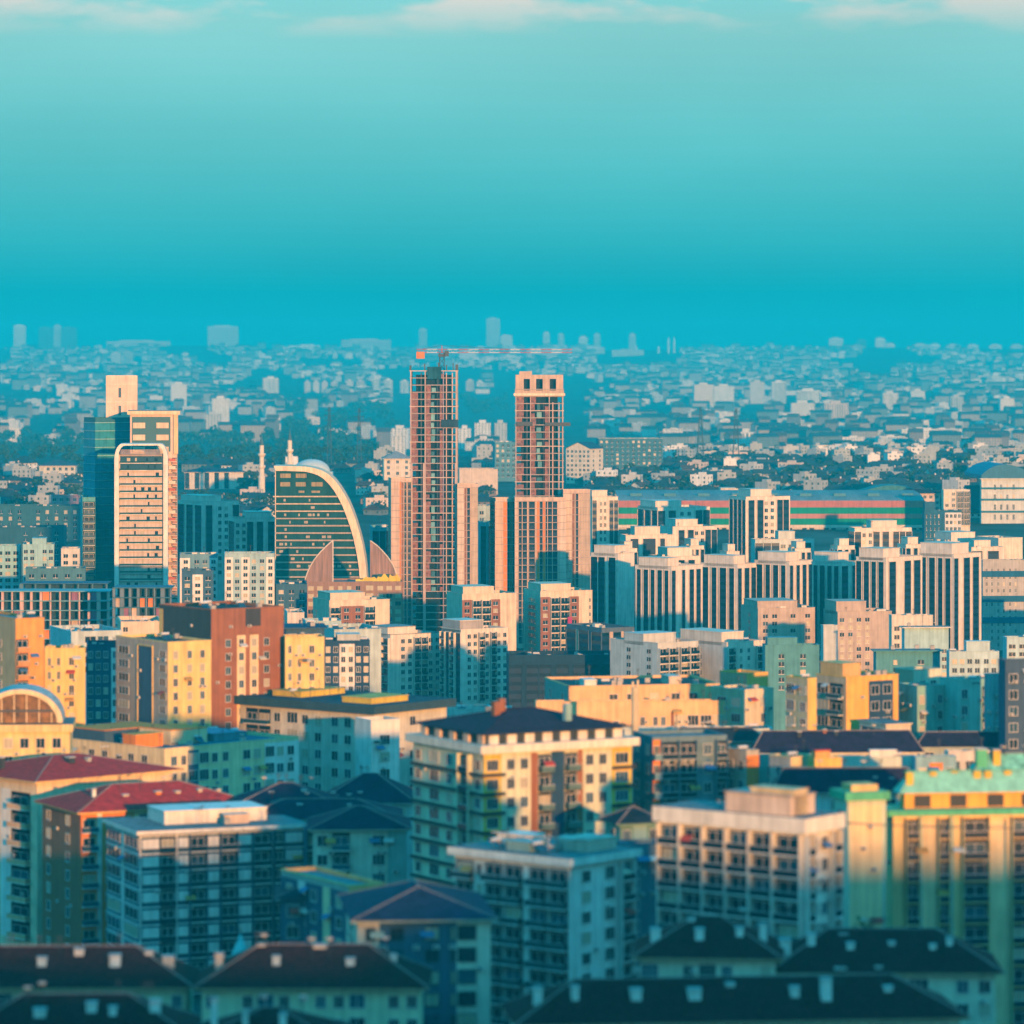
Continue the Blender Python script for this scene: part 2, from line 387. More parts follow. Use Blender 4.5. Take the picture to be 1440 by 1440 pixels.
    def facade(s, face, spec, tm, z1=None, x0=None, x1=None):
        if not spec: return
        W_ = s.wr if face == 'R' else s.wl
        cols = []
        for tk in spec.split():
            col = None
            if '@' in tk: tk, col = tk.split('@'); col = globals()[col]
            if tk[0] in '.0123456789': ty, rest = '.', '' if tk == '.' else tk
            else: ty, rest = tk[0], tk[1:]
            cols.append((ty, float(rest) if rest else 1.0, col))
        tot = sum(c[1] for c in cols); x = 0
        ztop = s.H - tm; zl = max(.6, s.zlow() - 2.5 * s.fh)
        n = max(1, int((ztop - zl) / s.fh)); zb = ztop - n * s.fh
        fh = s.fh
        for ty, wd, col in cols:
            w_ = wd / tot * W_
            if col and ty != 's':
                b = MB(); loc, rz = s.place(face, x, 0)
                b.box(.0, w_, -.045, 0, max(zb, .3), ztop + .25, wallm(col), skip='b')
                b.build('wall_panel', s.root, loc, rz)
            rw = round(w_, 1)
            if ty == 's':
                b = MB(); loc, rz = s.place(face, x, 0); m1 = wallm(col) if col else mat('dark_panel', (.008, .026, .065), .5, .1, .15)
                z = ztop
                for k in range(n):
                    b.face([(0, -.05, z - fh), (w_, -.05, z - fh), (w_, -.05, z - fh * .42), (0, -.05, z - fh * .42)], m1)
                    b.face([(0, -.05, z - fh * .42), (w_, -.05, z - fh * .42), (w_, -.05, z), (0, -.05, z)], GLD if not col else m1); z -= fh
                b.box(-.14, 0, -.3, 0, zb, ztop, s.wm, skip='b'); b.box(w_, w_ + .14, -.3, 0, zb, ztop, s.wm, skip='b')
                b.box(-.14, w_ + .14, -.3, 0, ztop, ztop + .3, s.wm, skip='b')
                b.build('window_strip', s.root, loc, rz)
            elif ty in 'wWvi':
                fr_w = {'w': .5, 'W': .82, 'v': .3, 'i': .62}[ty]; ww = round(max(.5, w_ * fr_w), 1)
                if ty == 'w': ww = min(ww, 1.9)
                h = round(fh * (.52 if ty != 'W' else .6), 1)
                for k in range(n):
                    z = ztop - (k + 1) * fh + fh * .26
                    gl = glass() if not s.litglass or random.random() < .4 else GLC
                    s.put(face, 'window', ('w', ww, h, gl.name, s.far, s.frame.name + str(id(s.frame))), lambda ww=ww, h=h, gl=gl: make_window(ww, h, gl, s.far, s.frame), x + (w_ - ww) / 2, z)
            elif ty == 'h':
                ww = round(w_ * .9, 1); hh = round(fh * .55, 1)
                for k in range(n):
                    def mk(ww=ww, hh=hh):
                        q = MB(); q.box(0, ww, -.35, 0, 0, hh, wallm(WH), skip='b'); return q
                    s.put(face, 'white_panel', ('h', ww, hh), mk, x + (w_ - ww) / 2, ztop - (k + 1) * fh + fh * .3)
            elif ty in 'bdBD':
                dp = {'b': 1.3, 'd': 1.0, 'B': 1.6, 'D': .7}[ty]; ww = round(w_ * (.94 if ty != 'd' else .9), 1)
                rail = s.rail if ty in 'bB' else GLD; sd = s.wm if ty == 'd' else None; slab = s.slab if ty != 'D' else s.rail
                for k in range(n):
                    z = ztop - (k + 1) * fh + .25
                    gl = glass() if random.random() < .5 else GLD
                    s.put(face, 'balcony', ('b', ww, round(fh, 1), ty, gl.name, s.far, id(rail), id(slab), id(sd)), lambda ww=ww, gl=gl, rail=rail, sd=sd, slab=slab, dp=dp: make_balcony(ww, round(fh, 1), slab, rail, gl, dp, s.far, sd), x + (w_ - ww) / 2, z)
            x += w_
    def wall_units(s, R, L):                 # air conditioners hung on the walls between the windows
        rn = random.Random(int(s.zt * 31 + s.d)); n = int((s.H - s.zlow()) / s.fh)
        for i in range(rn.randrange(5, 11)):
            face = 'R' if (not L or rn.random() < .65) else 'L'; W_ = s.wr if face == 'R' else s.wl
            if W_ < 4 or n < 2: continue
            z = s.H - 1.4 - s.fh * rn.randrange(1, max(2, n)) + .25
            if z < .5: continue
            def mk():
                q = MB(); q.box(0, .85, -.42, -.08, 0, .6, FRM); q.box(.12, .6, -.44, -.42, .08, .52, MET, skip='b'); q.box(.1, .75, -.3, 0, -.06, 0, MET); return q
            s.put(face, 'air_conditioner', ('ac',), mk, rn.uniform(.4, W_ - 1.3), z)
        for i in range(rn.randrange(1, 4)):
            face = 'R' if (not L or rn.random() < .65) else 'L'; W_ = s.wr if face == 'R' else s.wl
            if W_ < 5 or n < 2: continue
            z = s.H - 1.2 - s.fh * rn.randrange(0, max(1, n - 1)) - .5; c_ = rn.choice(((.62, .55, .42), (.5, .06, .05), (.08, .2, .4), (.66, .66, .62), (.6, .32, .08)))
            if z < 2: continue
            def mk(c_=c_):
                q = MB(); m_ = mat('awning_cloth', c_, .85, .15)
                q.face([(0, -1.1, -.55), (2.0, -1.1, -.55), (2.0, 0, 0), (0, 0, 0)], m_); q.face([(0, -1.1, -.8), (2.0, -1.1, -.8), (2.0, -1.1, -.55), (0, -1.1, -.55)], m_)
                return q
            s.put(face, 'awning', ('aw', c_), mk, rn.uniform(.4, W_ - 2.6), z)
        s.flush()
    def roof_clutter(s, k):
        a = s.wr * s.wl; rn = random.Random(int(s.zt * 100) + int(s.d))
        for i in range(int(min(11, 2.5 + a / 70) * k)):
            x_ = rn.uniform(.1, .9) * s.wr; y_ = rn.uniform(.08, .7) * s.wl; q = rn.random(); b = MB(); t = s.top + .01
            if q > .78 and s.d < 1350:       # solar water heater: tilted panel and tank
                b.face([(x_ - 1, y_ - .9, t + .25), (x_ + 1, y_ - .9, t + .25), (x_ + 1, y_ + .5, t + 1.35), (x_ - 1, y_ + .5, t + 1.35)], GLM)
                b.tube((x_ - 1, y_ + .75, t + 1.5), (x_ + 1, y_ + .75, t + 1.5), .32, FRM, 9)
                for e in (-.9, .9): b.tube((x_ + e, y_ + .6, t), (x_ + e, y_ + .6, t + 1.4), .05, MET, 4); b.tube((x_ + e, y_ - .8, t), (x_ + e, y_ - .8, t + .3), .05, MET, 4)
                s.part('solar_heater', b); continue
            if q < .4:
                b.box(x_ - .6, x_ + .6, y_ - .4, y_ + .4, t + .2, t + 1.3, wallm(GR)); b.box(x_ - .5, x_ - .35, y_ - .3, y_ + .3, t, t + .2, MET); b.box(x_ + .35, x_ + .5, y_ - .3, y_ + .3, t, t + .2, MET)
                b.lathe([(.38, t + 1.3), (.38, t + 1.38), (.05, t + 1.38)], MET, 10, x_, y_); s.part('cooling_unit', b)
            elif q < .65:
                hh = rn.uniform(2, 4.5); b.tube((x_, y_, t), (x_, y_, t + hh), .06, MET, 5)
                for e in range(3): b.tube((x_ - .5, y_, t + hh - .25 * e), (x_ + .5, y_, t + hh - .25 * e), .03, MET, 4)
                s.part('antenna', b)
            elif q < .85:
                b.tube((x_, y_, t), (x_, y_, t + 1), .05, MET, 5); b.lathe([(.0, t + .9), (.35, t + 1.0), (.6, t + 1.25), (.62, t + 1.27)], wallm(WH), 10, x_, y_); s.part('satellite_dish', b)
            else:
                b.box(x_ - 1, x_ + 1, y_ - 1, y_ + 1, t, t + 1.6, wallm(WH)); b.box(x_ - 1.1, x_ + 1.1, y_ - 1.1, y_ + 1.1, t + 1.6, t + 1.75, wallm(GR)); s.part('roof_hatch', b)
YO = (.80, .62, .36)
# ------------------------------------------------------------------ the nearest rows, in the shade of the hill
HOUSE = 'terraced houses with dark hipped roofs along the front'
def nearhouse(label, xl, xr, yt, d, yaw, rise, chims, spec, wall=(.62, .62, .50), dep=15, fp=33, yb=1440, **k):
    return Bld('terraced_house', label, xl, xl, xr, yt, d, yaw, dep, fp, wall, R=spec, roof='hip', rc=(.060, .014, .016), tile=True, rise=rise, ov=1.1, yb=yb, tm=.5, cat='house', grp=HOUSE, chim=chims, clutter=0, trim=(.48, .40, .26), **k)
nearhouse('long terraced house with dark brown roof and white chimneys, lower left edge', -90, 262, 1388, 572, 1, 4.6,
          [(.42, .25, 1.5, 1.6, 1.3), (.55, .4, 2.6, 1.6, 1.1), (.70, .25, 1.6, 2.2, 1.4), (.83, .4, 2.2, 1.8, 1.2), (.93, .35, .6, 3.0, 1.5, PK)], 'w w . W w w . w W w w . w', wall=(.60, .60, .42))
nearhouse('terraced house with reddish dark hipped roof below the blue tent-like roof tip', 284, 592, 1388, 566, 0, 4.8,
          [(.06, .4, 1.0, 2.8, 1.3, PK), (.24, .5, 3.2, 1.2, 1.2), (.33, .25, 1.6, 2.0, 1.2), (.52, .5, 3.5, .9, 2.2), (.68, .25, 1.5, 2.2, 1.3), (.86, .4, 1.4, 1.8, 1.2)], 'w . w W w . w w W . w w', wall=(.60, .60, .42))
nearhouse('low house with near-black roof in the bottom left corner of the view', -60, 262, 1462, 505, 2, 4.4,
          [(.36, .25, 1.4, 1.7, 1.3), (.56, .3, 1.8, 1.8, 1.1), (.66, .25, 1.4, 1.8, 1.2), (.85, .3, 1.2, 2.3, 1.2)], 'w . w w . w', yb=1480)
nearhouse('low dark-roofed house at the bottom beside the navy block', 276, 470, 1470, 510, -2, 3.6, [(.1, .2, .8, 3.6, .9), (.35, .2, .8, 3.6, .9), (.6, .2, .8, 3.2, .9)], 'w . w w', yb=1480)
nearhouse('terraced house with dark ridged roof and pale dormer chimneys under the white grid block', 900, 1090, 1345, 562, -4, 4.6,
          [(.10, .25, 1.4, 1.6, 1.2), (.38, .45, 2.6, 1.4, 1.0), (.42, .2, 1.5, 1.8, 1.2), (.72, .25, 1.4, 2.2, 1.3), (.9, .4, 1.9, 1.8, 1.1)], 'W . w W w . w', yb=1410)
nearhouse('terraced house with dark red-brown hipped roof and row of white chimneys at lower right', 1092, 1400, 1366, 566, -1, 4.9,
          [(.06, .25, 1.8, 2.2, 1.5), (.17, .3, 1.7, 2.2, 1.4), (.30, .45, 2.6, 1.4, 1.1), (.34, .25, 1.8, 1.9, 1.3), (.55, .3, 1.8, 1.8, 1.2), (.72, .25, 1.6, 1.8, 1.2), (.82, .3, 1.2, 2.2, 1.1)], 'w . w w . w W . w w', yb=1440)
nearhouse('terraced house whose dark roof fills the bottom middle right edge', 735, 1350, 1440, 520, 6, 4.4,
          [(.03, .3, .9, 2.2, 1.2), (.13, .25, 1.3, 2.2, 1.2), (.27, .25, 1.3, 2.3, 1.5), (.39, .25, 1.4, 2.1, 1.5), (.50, .4, 2.4, 1.2, 1.1), (.64, .25, 1.5, 1.9, 1.3), (.72, .2, 1.0, 2.8, 1.2), (.85, .3, 1.4, 1.8, 1.2)], 'w . W w w . w W . w w W w .', yb=1470)

# white block with loggias and its neighbours, left
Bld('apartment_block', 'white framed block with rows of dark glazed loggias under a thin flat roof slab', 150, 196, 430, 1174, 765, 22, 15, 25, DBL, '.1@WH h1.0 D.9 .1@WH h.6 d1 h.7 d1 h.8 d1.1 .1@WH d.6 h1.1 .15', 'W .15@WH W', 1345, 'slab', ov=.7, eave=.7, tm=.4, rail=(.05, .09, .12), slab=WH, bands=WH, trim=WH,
    boxes=[(.22, .84, .35, .85, 2.4, WH), (.55, .70, .2, .36, 1.6, PK)])
Bld('apartment_block', 'narrow navy stair block with dark open balconies beside the white loggia block', 428, 430, 462, 1166, 770, 10, 14, 26, DBL, 'd1.2@CH .3', '', 1300, 'flat', tm=.6)
Bld('apartment_block', 'orange and white block with crimson hipped roof, dormers and round gable window', 60, 114, 350, 1142, 797, 27, 15, 26, (.78, .58, .32), 'b@OR .3@WH w@OR w@OR .25 W .2@WH w 1.2@WH .2 w.3 1.5@WH .2 w.3 1.2@WH', 'w@BR .5@BR w@BR .5@BR', 1335, 'hip', rc=RDR, rise=3.9, ov=1.2, tm=.6, fascia=(.70, .45, .16), slab=WH,
    chim=[(.15, .3, 1.2, 2.4, .7, WH), (.5, .25, .2, 2.2, 1.5, OR), (.64, .25, .3, 1.9, 1.0, PK), (.78, .25, .3, 2.0, 1.1, TAN), (.88, .25, .2, 1.8, 1.0, PK), (.33, .25, .2, 1.9, 1.4, PK)])
Bld('apartment_block', 'cream block with broad red hipped roof and orange balconies at the left edge', -70, 52, 242, 1098, 832, 42, 15, 26, (.78, .62, .42), '.6 .8 w .3 w .5 i', 'b@OR .2@WH w .5@WH b .3', 1350, 'hip', rc=RDR, rise=3.2, ov=1.6, tm=2.6, fascia=(.76, .56, .28), slab=WH, rail=(.66, .40, .22),
    chim=[(.1, .6, 1.6, 1.3, 1.2, CH), (.42, .3, 1.6, 1.2, 1.3, CH), (.55, .3, 1.2, 1.2, 1.2, GR), (.8, .35, 1.4, 1.0, 1.0, CH)])
b = Bld('hotel_building', 'cream building with glazed barrel vault on its roof, left edge', -70, -68, 98, 1030, 870, 4, 16, 25, (.80, .60, .26), 'w w . w w w w .3', '', 1110, 'slab', trim=(.72, .55, .25), ov=.7, eave=1.6, tm=.6, clutter=0)
vx, vr = X(28, 870) - X(-68, 870), 8.8
arc = [(vx + vr * 1.02 * cos(pi - pi * i / 24), b.top + .3 + 7.2 * sin(pi - pi * i / 24)) for i in range(25)]
arci = [(vx + vr * .88 * cos(pi * i / 24), b.top + .3 + 6.2 * sin(pi * i / 24)) for i in range(25)]
m = MB(); 
for i in range(24):
    p, q = arc[i], arc[i + 1]; pi_, qi = arci[24 - i], arci[23 - i]
    m.face([(p[0], -.3, p[1]), (q[0], -.3, q[1]), (qi[0], -.3, qi[1]), (pi_[0], -.3, pi_[1])], wallm(CR))
    m.face([(q[0], -.3, q[1]), (p[0], -.3, p[1]), (p[0], 14, p[1]), (q[0], 14, q[1])], roofm((.45, .5, .5)))
    m.face([(pi_[0], -.3, pi_[1]), (qi[0], -.3, qi[1]), (qi[0], .6, qi[1]), (pi_[0], .6, pi_[1])], wallm(CR))
b.part('vault', m)
m = MB(); m.face([(p[0], .4, p[1]) for p in arci], mat('amber_glass', (.25, .12, .035), .25, .5, .5, .2, .6))
b.part('lunette_glass', m)
m = MB()
for t in (-.75, -.45, -.15, .15, .45, .75): m.box(vx + vr * t - .12, vx + vr * t + .12, .2, .4, b.top + .3, b.top + .3 + 6 * sqrt(max(0.02, 1 - (t / .9) ** 2)), wallm(CR))
m.box(vx - vr * .86, vx + vr * .86, .1, .38, b.top + 2.6, b.top + 3.1, MET); b.part('mullions', m)

Bld('apartment_block', 'long cream corner block with blue flat roof and two orange roof canopies', 84, 232, 420, 1054, 885, 45, 15, 24, (.80, .65, .38), '.3 w w.8 W@DBL W w w . i i .2 W@WH i@WH i@WH .3@WH', 'w . w w . w w .', 1145, 'flat', rc=(.05, .16, .24), par=.6, tm=.9, trim=(.74, .58, .32),
    boxes=[(.02, .22, .30, .42, 2.8, OR, (.75, .3, .05)), (.28, .55, .3, .6, 3.2, CR, OR), (.04, .5, .62, .95, 3.0, DBL, OR), (.6, .85, .3, .7, 1.5, (.08, .25, .35))], clutter=2)
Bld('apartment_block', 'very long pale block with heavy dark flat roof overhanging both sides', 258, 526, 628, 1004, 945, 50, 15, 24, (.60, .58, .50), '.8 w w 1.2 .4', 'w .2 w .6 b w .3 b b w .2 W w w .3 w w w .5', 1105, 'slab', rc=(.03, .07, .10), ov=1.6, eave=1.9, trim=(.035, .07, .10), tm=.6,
    boxes=[(.1, .6, .05, .2, 1.2, YE, (.60, .42, .10)), (.2, .8, .45, .6, 1.2, YE, (.6, .42, .1))])
Bld('apartment_block', 'narrow white block with two stacked windows in front of the dark-roofed long block', 500, 522, 562, 1014, 915, 28, 8, 24, WH, '.4 i .5', '', 1110, 'flat', tm=2.5, clutter=0)
Bld('apartment_block', 'plain pale block with shuttered end wall right of the long dark roof', 620, 628, 695, 998, 990, 8, 15, 24, (.60, .62, .58), '1.4 .3 w .5', '', 1060, 'flat', tm=.9)
Bld('apartment_block', 'grey small block with louvred front between pale block and orange long block', 683, 726, 736, 1000, 950, 40, 10, 22, (.42, .38, .34), '.5', 'w w', 1030, 'flat', tm=.8)

# dark roofed houses, middle left
G_ = 'dark navy roofed houses left of the yellow corner block'
for lab, xl, xr, yt, d, yaw, rise, sp in (
        ('house with broad navy hipped roof behind the white loggia block', 335, 470, 1133, 800, 3, 3.6, 'w w . w'),
        ('house with highest navy roof of its cluster, peak below the pale block', 452, 580, 1128, 845, -3, 5.2, 'w . w w'),
        ('house with wide navy roof and white attic windows facing the viewer', 340, 560, 1152, 790, 2, 3.0, 'w W w w . w W w')):
    Bld('town_house', lab, xl, xl, xr, yt, d, yaw, 16, 24, (.45, .52, .50), sp, '', 1240, 'hip', rc=(.018, .012, .044), rise=rise, ov=.9, tm=.4, cat='house', grp=G_, clutter=0, chim=[(.35, .3, 1, 1.3, .9, DBL), (.7, .3, 1, 1.2, .9, GR)])
Bld('town_house', 'teal-grey house with glazed balconies and navy roof beside the yellow corner block', 438, 440, 572, 1166, 765, 3, 16, 27, (.55, .60, .50), 'w b . i 1@AQ', '', 1250, 'hip', rc=(.018, .012, .044), rise=3.4, ov=.9, tm=.5, cat='house', grp=G_, clutter=0)

# yellow corner block
b = Bld('apartment_block', 'corner block with yellow bays, dark balcony bands and white cornice under dark hipped roof', 567, 680, 888, 1062, 725, 30, 16, 27, (.60, .62, .46), 'i1.3@YE .2 w w .5@BR B1 1@NV B1 .4@BR w w .2 i1.5@YE', 'w .5 W .4 w .6 d w', 1275, 'flat', par=.2, tm=.3, rail=(.10, .17, .16), slab=(.05, .05, .05), clutter=0)
wr, wl, H = b.wr, b.wl, b.H
m = MB(); m.box(-1.1, wr + 1.1, -1.1, wl + 1.1, H + .3, H + 1.7, wallm((.74, .68, .58))); b.part('cornice', m)
m = MB(); m.box(1.2, wr - 1.2, 1.2, wl - 1.2, H + 1.7, H + 3.6, wallm((.05, .06, .07))); b.part('attic_storey', m)
for i in range(8):
    m = MB(); x = 1.6 + (wr - 5) * i / 7; m.box(x, x + 1.9, .75, 1.2, H + 1.7, H + 3.3, wallm(WH)); b.part('dormer', m)
for i in range(5):
    m = MB(); y = 1.6 + (wl - 5) * i / 4; m.box(.75, 1.2, y, y + 1.9, H + 1.7, H + 3.3, wallm(PK)); b.part('dormer', m)
m = MB(); m.hip(-.2, wr + .2, -.2, wl + .2, H + 3.6, 3.1, roofm((.034, .02, .045))); b.part('roof', m)
for (x0, x1, f) in ((-.5, wr * .135, 'R'), (wr * .865, wr + .5, 'R'), (-.3, wl * 1.0, 'L')):      # dark slab bands
    for k in range(7):
        z = H - .3 - (k + 1) * b.fh + .12; m = MB()
        if f == 'R': m.box(x0, x1, -.7, -.1, z - .3, z + .25, wallm((.05, .045, .045)))
        else: m.box(-.7, -.1, x0, x1, z - .3, z + .25, wallm((.05, .05, .055)))
        b.part('balcony_band', m)
for (x, y, h) in ((.3, .45, 2.0), (.36, .5, 2.4), (.62, .12, 1.8)):
    m = MB(); m.box(wr * x - .6, wr * x + .6, wl * y - .6, wl * y + .6, H + 5, H + 6.2 + h, wallm(BR if y > .2 else AQ)); b.part('chimney', m)

# white block with balconies, centre front
b = Bld('apartment_block', 'tall white block with angled corner, rows of dark balconies and cluttered roof terrace', 640, 800, 892, 1218, 640, 50, 15, 29, (.74, .76, .72), '.8 i .9 W.8 .2 d1.1 .2', 'b w.5 b b .25 b b', 1445, 'slab', ov=.9, eave=1.2, tm=.5, rail=(.03, .06, .08), slab=WH, boxes=[(.45, .9, .1, .35, 1.8, PK), (.1, .35, .4, .6, 1.4, AQ), (.4, .7, .62, .85, 1.6, WH)], clutter=3)
m = MB(); 
for y in range(5): m.tube((b.wr * .3, b.wl * (.2 + .15 * y), b.top), (b.wr * .3, b.wl * (.2 + .15 * y), b.top + 2.2), .08, FRM, 4)
m.tube((b.wr * .3, b.wl * .15, b.top + 2.2), (b.wr * .3, b.wl * .85, b.top + 2.2), .12, FRM, 5); m.tube((b.wr * .8, b.wl * .15, b.top + 2.2), (b.wr * .3, b.wl * .15, b.top + 2.2), .12, FRM, 5); b.part('pergola', m)
# navy block with hipped roof
Bld('apartment_block', 'navy block with hipped slate roof, white end pillar and dark square windows', 474, 503, 690, 1294, 592, 6, 17, 31, (.62, .58, .48), '.12 w.5 w1@DBL w1@DBL w.2@DBL W.6 .38', 'w', 1440, 'hip', rc=(.03, .035, .075), rise=3.5, ov=1.0, tm=.6, trim=(.50, .56, .46), clutter=0, frame=(.06, .08, .1))
Bld('apartment_block', 'small block with orange lit gable behind the navy hipped roof', 395, 490, 541, 1247, 655, 30, 14, 30, (.70, .45, .18), '.6 v .3', 'w@DBL .4@WH w@DBL .4@CR w@DBL', 1345, 'flat', tm=1.2, par=.4, clutter=0, lwall=(.35, .38, .36))  # right face painted as sunlit orange, left wall colour darkened for its shade
Bld('town_house', 'house with navy hipped roof squeezed behind the orange gable', 392, 394, 500, 1262, 668, 2, 12, 30, DBL, 'w w w', '', 1345, 'hip', rc=(.02, .03, .05), rise=2.4, tm=.5, cat='house', grp=G_, clutter=0)
# white grid block
b = Bld('apartment_block', 'white grid fronted block with square loggias and thick cornice, pink stair tower on roof', 928, 1130, 1178, 1172, 592, 52, 15, 31, (.74, .72, .66), 'd.8 w i d', 'd d d d d d1.2', 1345, 'slab', ov=.8, eave=2.2, tm=.3, rail=(.04, .05, .06), boxes=[(.05, .75, .1, .55, 2.8, PK, (.40, .34, .30)), (.15, .55, .1, .4, 3.6, (.62, .5, .3))], clutter=1)
Bld('apartment_block', 'dark green teal block partly hidden behind white grid block', 852, 872, 928, 1158, 705, 20, 14, 28, (.16, .30, .26), 'w 1@AQ w', 'w', 1335, 'hip', rc=(.016, .024, .04), rise=2.4, tm=.5, clutter=0)
Bld('apartment_block', 'navy narrow block with pale square windows left of the white grid block', 868, 884, 938, 1190, 668, 15, 12, 30, (.10, .17, .24), 'i 1 i', '', 1345, 'flat', tm=1, clutter=0)
# green roofed tower at the right edge
def green_ledge(b, th=.9, ov=1.2, z=0):
    m = MB(); m.box(-ov, b.wr + ov, -ov, b.wl + ov, b.H + z, b.H + z + th, wallm(GN)); b.part('green_ledge', m)
b = Bld('apartment_tower', 'tall pale tower with green hipped roof, green ledge and orange lit loggias, right edge', 1243, 1256, 1475, 1147, 645, 8, 18, 30, (.80, .62, .30), '.55 d.65 .15@AQ .7@YO d.55 .2@AQ .35 d1.3 1.0@YO d1.2 .6', '.5', 1445, 'flat', par=.1, tm=.5, rail=(.1, .12, .14), slab=(.62, .45, .22), cat='apartment tower', clutter=0)
green_ledge(b)
m = MB(); m.box(2.2, b.wr - 1, 1.5, b.wl - 2, b.H + .9, b.H + 3.4, wallm((.80, .46, .08))); b.part('attic_storey', m)
for x in (.15, .38, .62, .84):
    m = MB(); m.box(b.wr * x, b.wr * x + 2.6, 1.25, 1.5, b.H + 1.1, b.H + 3.0, mat('dark_glass', (.02, .03, .04), .2, 0)); b.part('window', m)
m = MB(); m.hip(1.2, b.wr, .5, b.wl - 1, b.H + 3.4, 3.2, mat('green_copper_roof', (.24, .60, .46), .6, .25, scale=.6)); b.part('roof', m)
for (x, y) in ((.28, .45), (.42, .5), (.56, .4), (.63, .4), (.76, .45), (.12, .3)):
    m = MB(); m.box(b.wr * x - .55, b.wr * x + .55, b.wl * y - .5, b.wl * y + .5, b.H + 4.2, b.H + 6.6, wallm(YE)); m.box(b.wr * x - .7, b.wr * x + .7, b.wl * y - .65, b.wl * y + .65, b.H + 6.6, b.H + 6.8, wallm(GN)); b.part('chimney', m)
b = Bld('apartment_tower', 'slim wing with blank orange and cream wall panel below a lime green fascia', 1172, 1192, 1246, 1126, 638, 16, 14, 30, (.50, .58, .46), '.1 1.2@YO .15', 'w', 1340, 'flat', par=.1, tm=1.0, cat='apartment tower', clutter=0)
green_ledge(b, 1.3, .5)
m = MB(); m.box(1, b.wr - 1, 1, b.wl - 1, b.H + 1.3, b.H + 2.3, wallm((.70, .5, .2))); b.part('roof_storey', m)
Bld('town_house', 'house with wide navy hipped roof left of the green roofed tower', 1088, 1090, 1290, 1114, 700, 1, 20, 28, (.40, .52, .52), 'w w . i . W w w', '', 1165, 'hip', rc=(.02, .017, .052), rise=4.0, ov=.8, tm=.5, cat='house', clutter=1, chim=[(.7, .25, 1.5, 1.2, .7, GR), (.82, .25, 1.2, 1.2, .7, GR)])
b = Bld('town_house', 'small building with light green roof and yellow walls behind the green roofed tower', 1372, 1376, 1462, 1082, 705, 6, 12, 27, (.66, .50, .08), 'w . w w', '', 1120, 'hip', rc=(.20, .58, .44), rise=2.6, ov=.8, tm=.5, cat='house', clutter=0, chim=[(.05, .1, -1, 3.6, 2.2, GN), (.28, .1, -1, 3.4, 1.2, YE)])

# blocks right of centre
P_ = (.14, .22, .27)
Bld('apartment_block', 'dark blue-grey block with deep balconies and one orange lit edge', 890, 918, 1022, 1038, 745, 16, 15, 27, P_, 'b.5@OR d1.2 d1.2 .3 w d.8', 'w w', 1160, 'flat', tm=.6, rail=(.16, .30, .36), slab=(.30, .36, .38), clutter=0, par=.4)  # orange column is a sunlit edge put into the panel colour
Bld('town_house', 'grey house with slender orange lit side and two window rows', 1020, 1050, 1067, 1057, 748, 35, 10, 27, (.44, .42, .36), '1@OR', 'w w', 1150, 'flat', tm=1.0, cat='house')  # orange panel paints sunlight onto the right side of a grey house
Bld('town_house', 'grey and yellow house facing right below the big navy roof', 1082, 1112, 1147, 1066, 742, 36, 10, 27, (.70, .54, .28), '.4 w .4', '.3 w .3', 1130, 'flat', tm=1.0, cat='house', lwall=(.42, .40, .37))  # grey left wall colour stands for the weaker light on that side
Bld('town_house', 'yellow house with small red-capped roof box and dark window', 1142, 1146, 1184, 1068, 738, 20, 10, 26, (.80, .50, .12), '.3 w .4 .5', '', 1115, 'flat', tm=1.0, cat='house', boxes=[(.05, .6, .15, .7, 2.4, (.70, .36, .10), RDR)])
Bld('town_house', 'teal narrow house filling the gap between grey and yellow houses', 1062, 1064, 1090, 1064, 755, 8, 10, 27, (.20, .42, .40), '. w', '', 1150, 'flat', tm=1.0, cat='house', clutter=0)
Bld('town_house', 'house under the large navy hipped roof with white attic windows', 1062, 1064, 1290, 1058, 872, 3, 22, 26, (.58, .58, .52), 'w w . w w . w w . w', '', 1100, 'hip', rc=(.018, .013, .05), rise=4.4, ov=1.2, tm=.3, cat='house', chim=[(.25, .35, 2.8, 1.2, .8, CH), (.42, .5, 3.6, 1, .7, BR), (.5, .4, 3.2, 1, .7, CH)], clutter=0)
Bld('town_house', 'low house with flat dark roof edge left of the navy hipped roof', 940, 943, 1072, 1042, 885, 4, 18, 26, (.36, .40, .42), 'w w . w', '', 1060, 'hip', rc=(.018, .025, .045), rise=2.6, ov=1, tm=.4, cat='house', clutter=0, chim=[(.7, .4, 1.8, 1.0, .9, CH)])
Bld('town_house', 'pale mint house with three small windows above the dark roof', 1180, 1183, 1288, 1066, 770, 4, 14, 26, (.56, .64, .58), '. w . w w .', '', 1110, 'flat', tm=1.6, cat='house', boxes=[(.4, .75, .3, .7, 2.2, WH)])
Bld('town_house', 'blue-grey low house with orange door bay before the green roofs', 1285, 1288, 1345, 1066, 765, 8, 12, 26, (.24, .42, .50), 'w 1@OR w', '', 1120, 'flat', tm=1.2, cat='house')
Bld('town_house', 'small white house among dark roofs near the right edge', 1330, 1334, 1392, 1058, 790, 10, 12, 26, (.60, .58, .55), 'i w .', '', 1100, 'flat', tm=1.0, cat='house')
Bld('town_house', 'house with low navy hipped roof near the right edge, beyond small white house', 1290, 1293, 1460, 1050, 882, 3, 18, 25, (.34, .44, .48), 'w . w w . w', '', 1070, 'hip', rc=(.018, .013, .045), rise=3.0, tm=.4, cat='house', clutter=0)
Bld('utility_hut', 'small pale flat-roofed box in front of the navy windowed orange block', 1208, 1246, 1281, 1020, 886, 25, 7, 24, (.62, .56, .46), '.5 w .4', 'W', 1040, 'slab', tm=.4, ov=.3, cat='small building', clutter=0)

